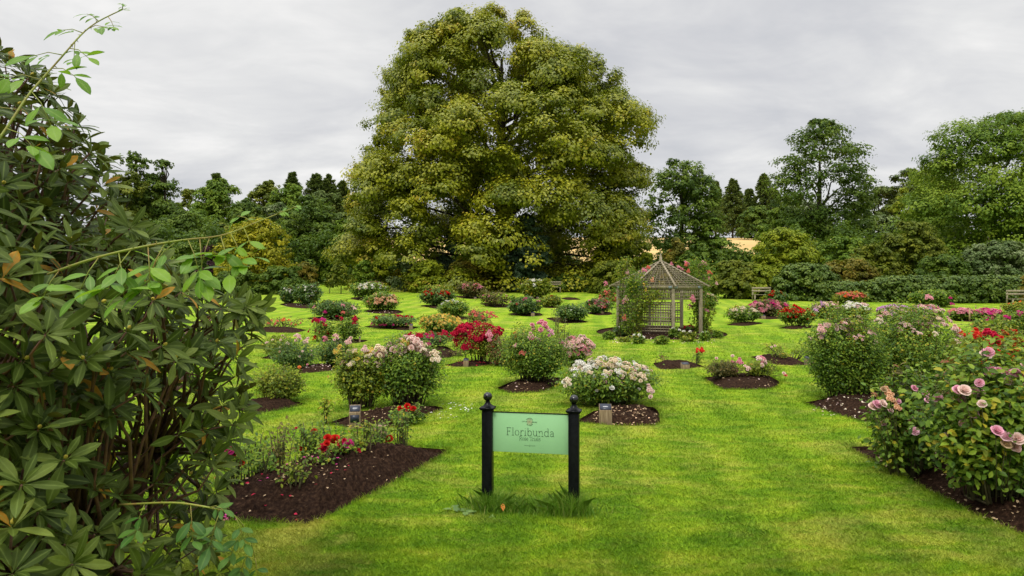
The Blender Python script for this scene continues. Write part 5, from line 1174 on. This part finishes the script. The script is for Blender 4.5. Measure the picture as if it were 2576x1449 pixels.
# ------------------------------------------------------------------ rhododendron in the left foreground
SIL = np.array([(-260,-60),(-60,40),(0,105),(70,130),(130,175),(215,250),(250,330),(300,380),(300,440),(345,520),(400,580),(440,640),(520,700),(560,760),(640,735),(690,760),(665,810),(640,880),(640,960),(650,1010),(620,1080),(560,1110),(610,1180),(560,1250),(470,1270),(560,1330),(600,1420),(560,1600),(300,1760),(-300,1760)], float)
def in_poly(x, y, P):
    c = np.zeros(len(x), bool); n = len(P)
    for i in range(n):
        x1, y1 = P[i]; x2, y2 = P[(i+1) % n]
        k = ((y1 > y) != (y2 > y)) & (x < (x2-x1)*(y-y1)/(y2-y1+1e-12)+x1); c ^= k
    return c
def rhodo():
    rng = np.random.default_rng(21)
    base = np.array([-2.75, 3.9, float(G(3.9))])
    rng = np.random.default_rng(22); root = empty('rhododendron', base, 'huge rhododendron with glossy leaf rosettes filling the left foreground', 'shrub')
    edge_v = SIL[1:28, 1]; edge_u = SIL[1:28, 0]
    o = np.argsort(edge_v); 
    def edge(v): return np.interp(v, edge_v[o], edge_u[o])
    def samp(n, off0, off1, inset, seed, jit=.12):
        r = np.random.default_rng(seed); out = []
        # poisson-ish picks inside the outline
        tries = 0
        while len(out) < n and tries < n*60:
            tries += 1
            u = r.uniform(-240, 700); v = r.uniform(-40, 1700)
            if not in_poly(np.array([u+inset]), np.array([v]), SIL)[0]: continue
            e = float(edge(v))-u
            # thin lower right part, where the lawn shows through
            if v > 1000 and e < 330 and r.random() < (.25 if off0 < .3 else .55): continue
            d = 2.25+1.75*math.exp(-max(e, 0)/330)+r.uniform(off0, off1)+.35*max(0, (v-1000)/700)*-1
            out.append(ray(u, v, d))
        return np.array(out)
    C1 = samp(205, 0, .35, 55, 1); C2 = samp(260, .35, .9, 60, 2); C3 = samp(560, .9, 2.2, 75, 3)
    cen = np.concatenate([C1, C2, C3])
    # edge rosettes that carry the outline
    E = []
    for i in range(1, 27):
        for t in (0, .5):
            u, v = SIL[i]*(1-t)+SIL[i+1]*t; E.append(ray(u-42, v+22, 3.85+rng.uniform(-.3, .3)))
    cen = np.concatenate([cen, np.array(E)])
    core = np.array([-3.2, 4.3, 1.6])
    P = []; N = []; T = []; L = []; RN = []
    st = MB(); buds = []; bd = MB(); bd.lathe([(.0001, 0), (.007, .004), (.008, .014), (.0001, .026)], n=7)
    hub = np.array([[-2.6, 3.9, .7], [-2.2, 3.5, .9], [-2.9, 3.3, 1.3], [-2.6, 4.4, 1.7], [-2.2, 4.2, 1.2], [-3.1, 3.9, 2.3]])
    for i, c in enumerate(cen):
        ax = unit((c-core)[None])[0]*np.array([.55, .45, .3])+np.array([0.30, 0, .62])+rng.normal(size=3)*.30; ax = unit(ax[None])[0]
        a = unit(np.cross(ax, [0, 0, 1.])[None])[0]; b = np.cross(a, ax)
        n = int(rng.integers(8, 13)); o_ = rng.uniform(0, 6.28); ctint = rng.random()
        for k in range(n):
            an_ = o_+k*2.399; lev = k/n; open_ = math.radians(84-50*lev+rng.normal()*12)
            rad = a*math.cos(an_)+b*math.sin(an_); t_ = rad*math.sin(open_)+ax*math.cos(open_); nn = ax*math.sin(open_)-rad*math.cos(open_)
            t_ = t_+np.array([0, 0, -.10]); P.append(c+ax*(-.02+.015*lev)+rad*.006); T.append(t_); N.append(nn+rng.normal(size=3)*.12)
            L.append(rng.uniform(.11, .18)*(1-.3*lev)); RN.append(np.clip(.15+.45*ctint+rng.uniform(-.1, .32), 0, .9) if rng.random() > .022 else .99)
        h = hub[np.argmin(np.linalg.norm(hub-c, axis=1))]; 
        s1 = c-ax*.16; q = c-ax*.02
        if i < len(C1)+len(C2) or i % 2 == 0:
            m1 = s1*.5+h*.5+rng.normal(size=3)*.09+np.array([0, 0, -.12])
            st.tube([q, s1, (s1*.6+m1*.4)+rng.normal(size=3)*.02, m1, h], [.0045, .006, .008, .011, .017], 5)
        if i < 170 and len(buds) < 95 and rng.random() < .6: buds.append((c-base, ax))
    for h in hub: st.tube([base+np.array([rng.normal()*.1, rng.normal()*.1, -.1]), (base+h)/2+rng.normal(size=3)*.1, h], [.05, .035, .02], 7)
    P = np.array(P)-base; L = np.array(L)
    put('leaves', leafmesh('leaves', P, np.array(N), np.array(T), L, L*.30*np.random.default_rng(5).uniform(.8, 1.15, len(L)), TR, np.array(RN), M['rhodo']), root)
    st.v = [v-base for v in st.v]; st.build('branches', M['rstem'], root, smooth=True)
    bme = mesh('bud', np.concatenate(bd.v), bd.f, M['bud'], True)
    for p_, a_ in buds: put('bud', bme, root, tuple(p_), Vector(a_).to_track_quat('Z', 'Y').to_euler())
rhodo()
def shoot(pts, leaves, label, seed, sz=.075, col='fresh'):
    """arching rose shoot with pinnate leaves; pts (u,v,depth); leaves (t, side, size)"""
    rng = np.random.default_rng(seed); p = np.array([ray(*q) for q in pts]); base = p[0].copy()
    root = empty('rose_shoot', base, label, 'rose shoot', 'long rose shoots growing through the rhododendron')
    tt = np.linspace(0, 1, len(p)); q = np.stack([np.interp(np.linspace(0, 1, 24), tt, p[:, k]) for k in range(3)], 1)
    for _ in range(3): q[1:-1] = (q[:-2]+q[1:-1]*2+q[2:])/4
    b = MB(); b.tube(q-base, np.linspace(.0042, .0018, 24), 6)
    P = []; N = []; T = []; L = []
    for i in range(26):     # thorns
        k = rng.integers(1, 22); d = rdir(1, rng)[0]; b.tube([q[k]-base, q[k]+d*.011-base], [.0022, .0003], 3)
    for t, dx, dz, s in leaves:
        c = np.array([np.interp(t, np.linspace(0, 1, 24), q[:, k]) for k in range(3)])
        d = unit(np.array([[dx, -.25, dz]]))[0]; e = c+d*s*1.35; dr = np.array([0, 0, -s*.35]); b.tube([c-base, (c+e)/2-base, e+dr-base], [.0018, .0014, .001], 4)
        side = unit(np.cross(d, [0, -.8, .4])[None])[0]
        for f, sd in ((.45, 1), (.45, -1), (.85, 1), (.85, -1), (1, 0)):
            o = c*(1-f)+(e+dr)*f; P.append(o); T.append((side*sd*.8+d*.5 if sd else d)+np.array([0, 0, -.7])); N.append(np.array([0, -.45, .8])+rng.normal(size=3)*.25); L.append(s*rng.uniform(.85, 1.2)*(1.15 if not sd else .95))
    P = np.array(P)-base; L = np.array(L); n = len(P)
    put('leaves', leafmesh('leaves', P, np.array(N), np.array(T), L, L*.40, TR, rng.random(n), M[col]), root)
    b.build('stem', M['shoot'], root, smooth=True)
shoot([(-40, 400, 2.1), (20, 320, 2.15), (65, 245, 2.2), (100, 205, 2.25), (145, 155, 2.3), (175, 120, 2.3), (205, 85, 2.35), (240, 55, 2.4), (308, 24, 2.4)], [(.02,-.4,.1,.085),(.12,.9,-.3,.09),(.2,-1,.1,.085),(.3,.7,-.7,.09),(.38,-.8,.2,.08),(.46,1,-.1,.07),(.56,-.8,.1,.065),(.62,.9,-.2,.06),(.68,.1,-1,.045),(.76,-.9,.3,.05),(.8,.9,.25,.055),(.88,-.5,.5,.035),(.93,.6,-.7,.035),(.98,.7,.3,.025),(1,.2,.8,.02)], 'thorny rose shoot arching up against the sky at the top left', 1)
shoot([(120, 690, 2.7), (215, 655, 1.95), (300, 633, 1.9), (377, 616, 1.95), (480, 600, 2.0), (540, 598, 2.05), (593, 583, 2.1), (640, 560, 2.15), (733, 525, 2.2)], [(.30,-.4,-.7,.075),(.46,-.6,-.6,.07),(.55,.2,-1,.075),(.05,-.3,-.6,0.073),(.18,-.5,-.9,0.073),(.25,.3,-1,0.079),(.36,.2,-1,0.083),(.42,-.3,-.8,0.081),(.5,.5,-.9,0.073),(.60,-.2,-.9,0.061),(.66,.4,-1,0.073),(.72,.5,-.8,0.067),(.80,.5,-.9,0.061),(.85,-.4,.4,0.043),(.95,.6,.4,0.022),(1,.6,.3,0.018)], 'thorny rose shoot with bright green leaves reaching right across the left wood', 2)
shoot([(300, 1270, 2.9), (440, 1262, 2.5), (520, 1275, 2.45), (590, 1290, 2.5), (630, 1350, 2.55), (645, 1420, 2.6)], [(.1,-.3,-1,.07),(.3,.2,-1,.075),(.42,.6,.2,.05),(.5,-.3,-1,.075),(.62,.5,-.8,.06),(.72,-.5,-.9,.065),(.85,-.4,-.9,.06),(.95,.3,-1,.055)], 'drooping rose shoot at the bottom of the rhododendron', 3, col='fresh2')
# coral roses glimpsed behind the rhododendron
rose(FU, -60, 180, 940, 1120, 'r_dark', [('coral', 16, cl, .17, 'face'), ('pink', 10, cl, .15, 'face')], 'coral rose bush glimpsed through the rhododendron', dens=1.2)

# ------------------------------------------------------------------ world, sun, camera
SUN_EL, SUN_AZ = math.radians(52), math.radians(205)      # azimuth measured clockwise from +Y
w = bpy.data.worlds.new('World'); bpy.context.scene.world = w; w.use_nodes = True
nt = w.node_tree; nt.nodes.clear()
out = nt.nodes.new('ShaderNodeOutputWorld'); bg = nt.nodes.new('ShaderNodeBackground'); bg.inputs['Strength'].default_value = .1
sky = nt.nodes.new('ShaderNodeTexSky'); sky.sky_type = 'NISHITA'; sky.sun_disc = False; sky.sun_elevation = SUN_EL; sky.sun_rotation = SUN_AZ
tc = nt.nodes.new('ShaderNodeTexCoord').outputs['Generated']
sx = nt.nodes.new('ShaderNodeSeparateXYZ'); nt.links.new(tc, sx.inputs[0])
zz = math_(nt, 'MAXIMUM', sx.outputs[2], .0)
# cloud layer: project the direction on a flat cloud deck so that streaks narrow to the horizon
den = math_(nt, 'ADD', zz, .22)
cb = nt.nodes.new('ShaderNodeCombineXYZ')
nt.links.new(math_(nt, 'DIVIDE', sx.outputs[0], den), cb.inputs[0]); nt.links.new(math_(nt, 'DIVIDE', sx.outputs[1], den), cb.inputs[1])
n1 = noise(nt, .9, 6, .55, mapping(nt, cb.outputs[0], (.9, 1.1, 1), (0, 0, .7)), .5)
n2 = noise(nt, 2.6, 5, .6, mapping(nt, cb.outputs[0], (.9, 1.4, 1), (0, 0, .6)), .5)
cn = math_(nt, 'ADD', math_(nt, 'MULTIPLY', n1, .7), math_(nt, 'MULTIPLY', n2, .3))
cloud = ramp(nt, [(.34, (.44, .455, .49)), (.45, (.54, .545, .565)), (.55, (.65, .65, .65)), (.66, (.80, .79, .775))], cn)
zen = nt.nodes.new('ShaderNodeMapRange'); zen.interpolation_type = 'SMOOTHSTEP'; zen.inputs[1].default_value = .42; zen.inputs[2].default_value = 1.0; zen.inputs[3].default_value = 10.0; zen.inputs[4].default_value = 40.0
nt.links.new(zz, zen.inputs[0])
vm = nt.nodes.new('ShaderNodeVectorMath'); vm.operation = 'SCALE'; nt.links.new(cloud, vm.inputs[0]); nt.links.new(zen.outputs[0], vm.inputs[3])
mx = mixc(nt, .97, sky.outputs[0], vm.outputs[0])
nt.links.new(mx, bg.inputs[0]); nt.links.new(bg.outputs[0], out.inputs[0])
sl = bpy.data.lights.new('sun', 'SUN'); sl.energy = 1.5; sl.angle = math.radians(14); sl.color = (1, .95, .86)
so = bpy.data.objects.new('sun', sl); C.objects.link(so)
d = Vector((math.sin(SUN_AZ)*math.cos(SUN_EL), math.cos(SUN_AZ)*math.cos(SUN_EL), math.sin(SUN_EL)))
so.rotation_euler = d.to_track_quat('Z', 'Y').to_euler(); so.location = d*50
cam = bpy.data.cameras.new('camera'); cam.lens = 24; cam.sensor_width = 36; cam.clip_end = 5000; cam.clip_start = .05
co = bpy.data.objects.new('camera', cam); C.objects.link(co); co.location = (0, 0, CAMZ); co.rotation_euler = (math.pi/2, 0, 0)
S = bpy.context.scene; S.camera = co
S.view_settings.view_transform = 'Standard'; S.view_settings.look = 'None'; S.view_settings.exposure = .3; S.view_settings.gamma = 1
S.render.resolution_x = 1024; S.render.resolution_y = 576
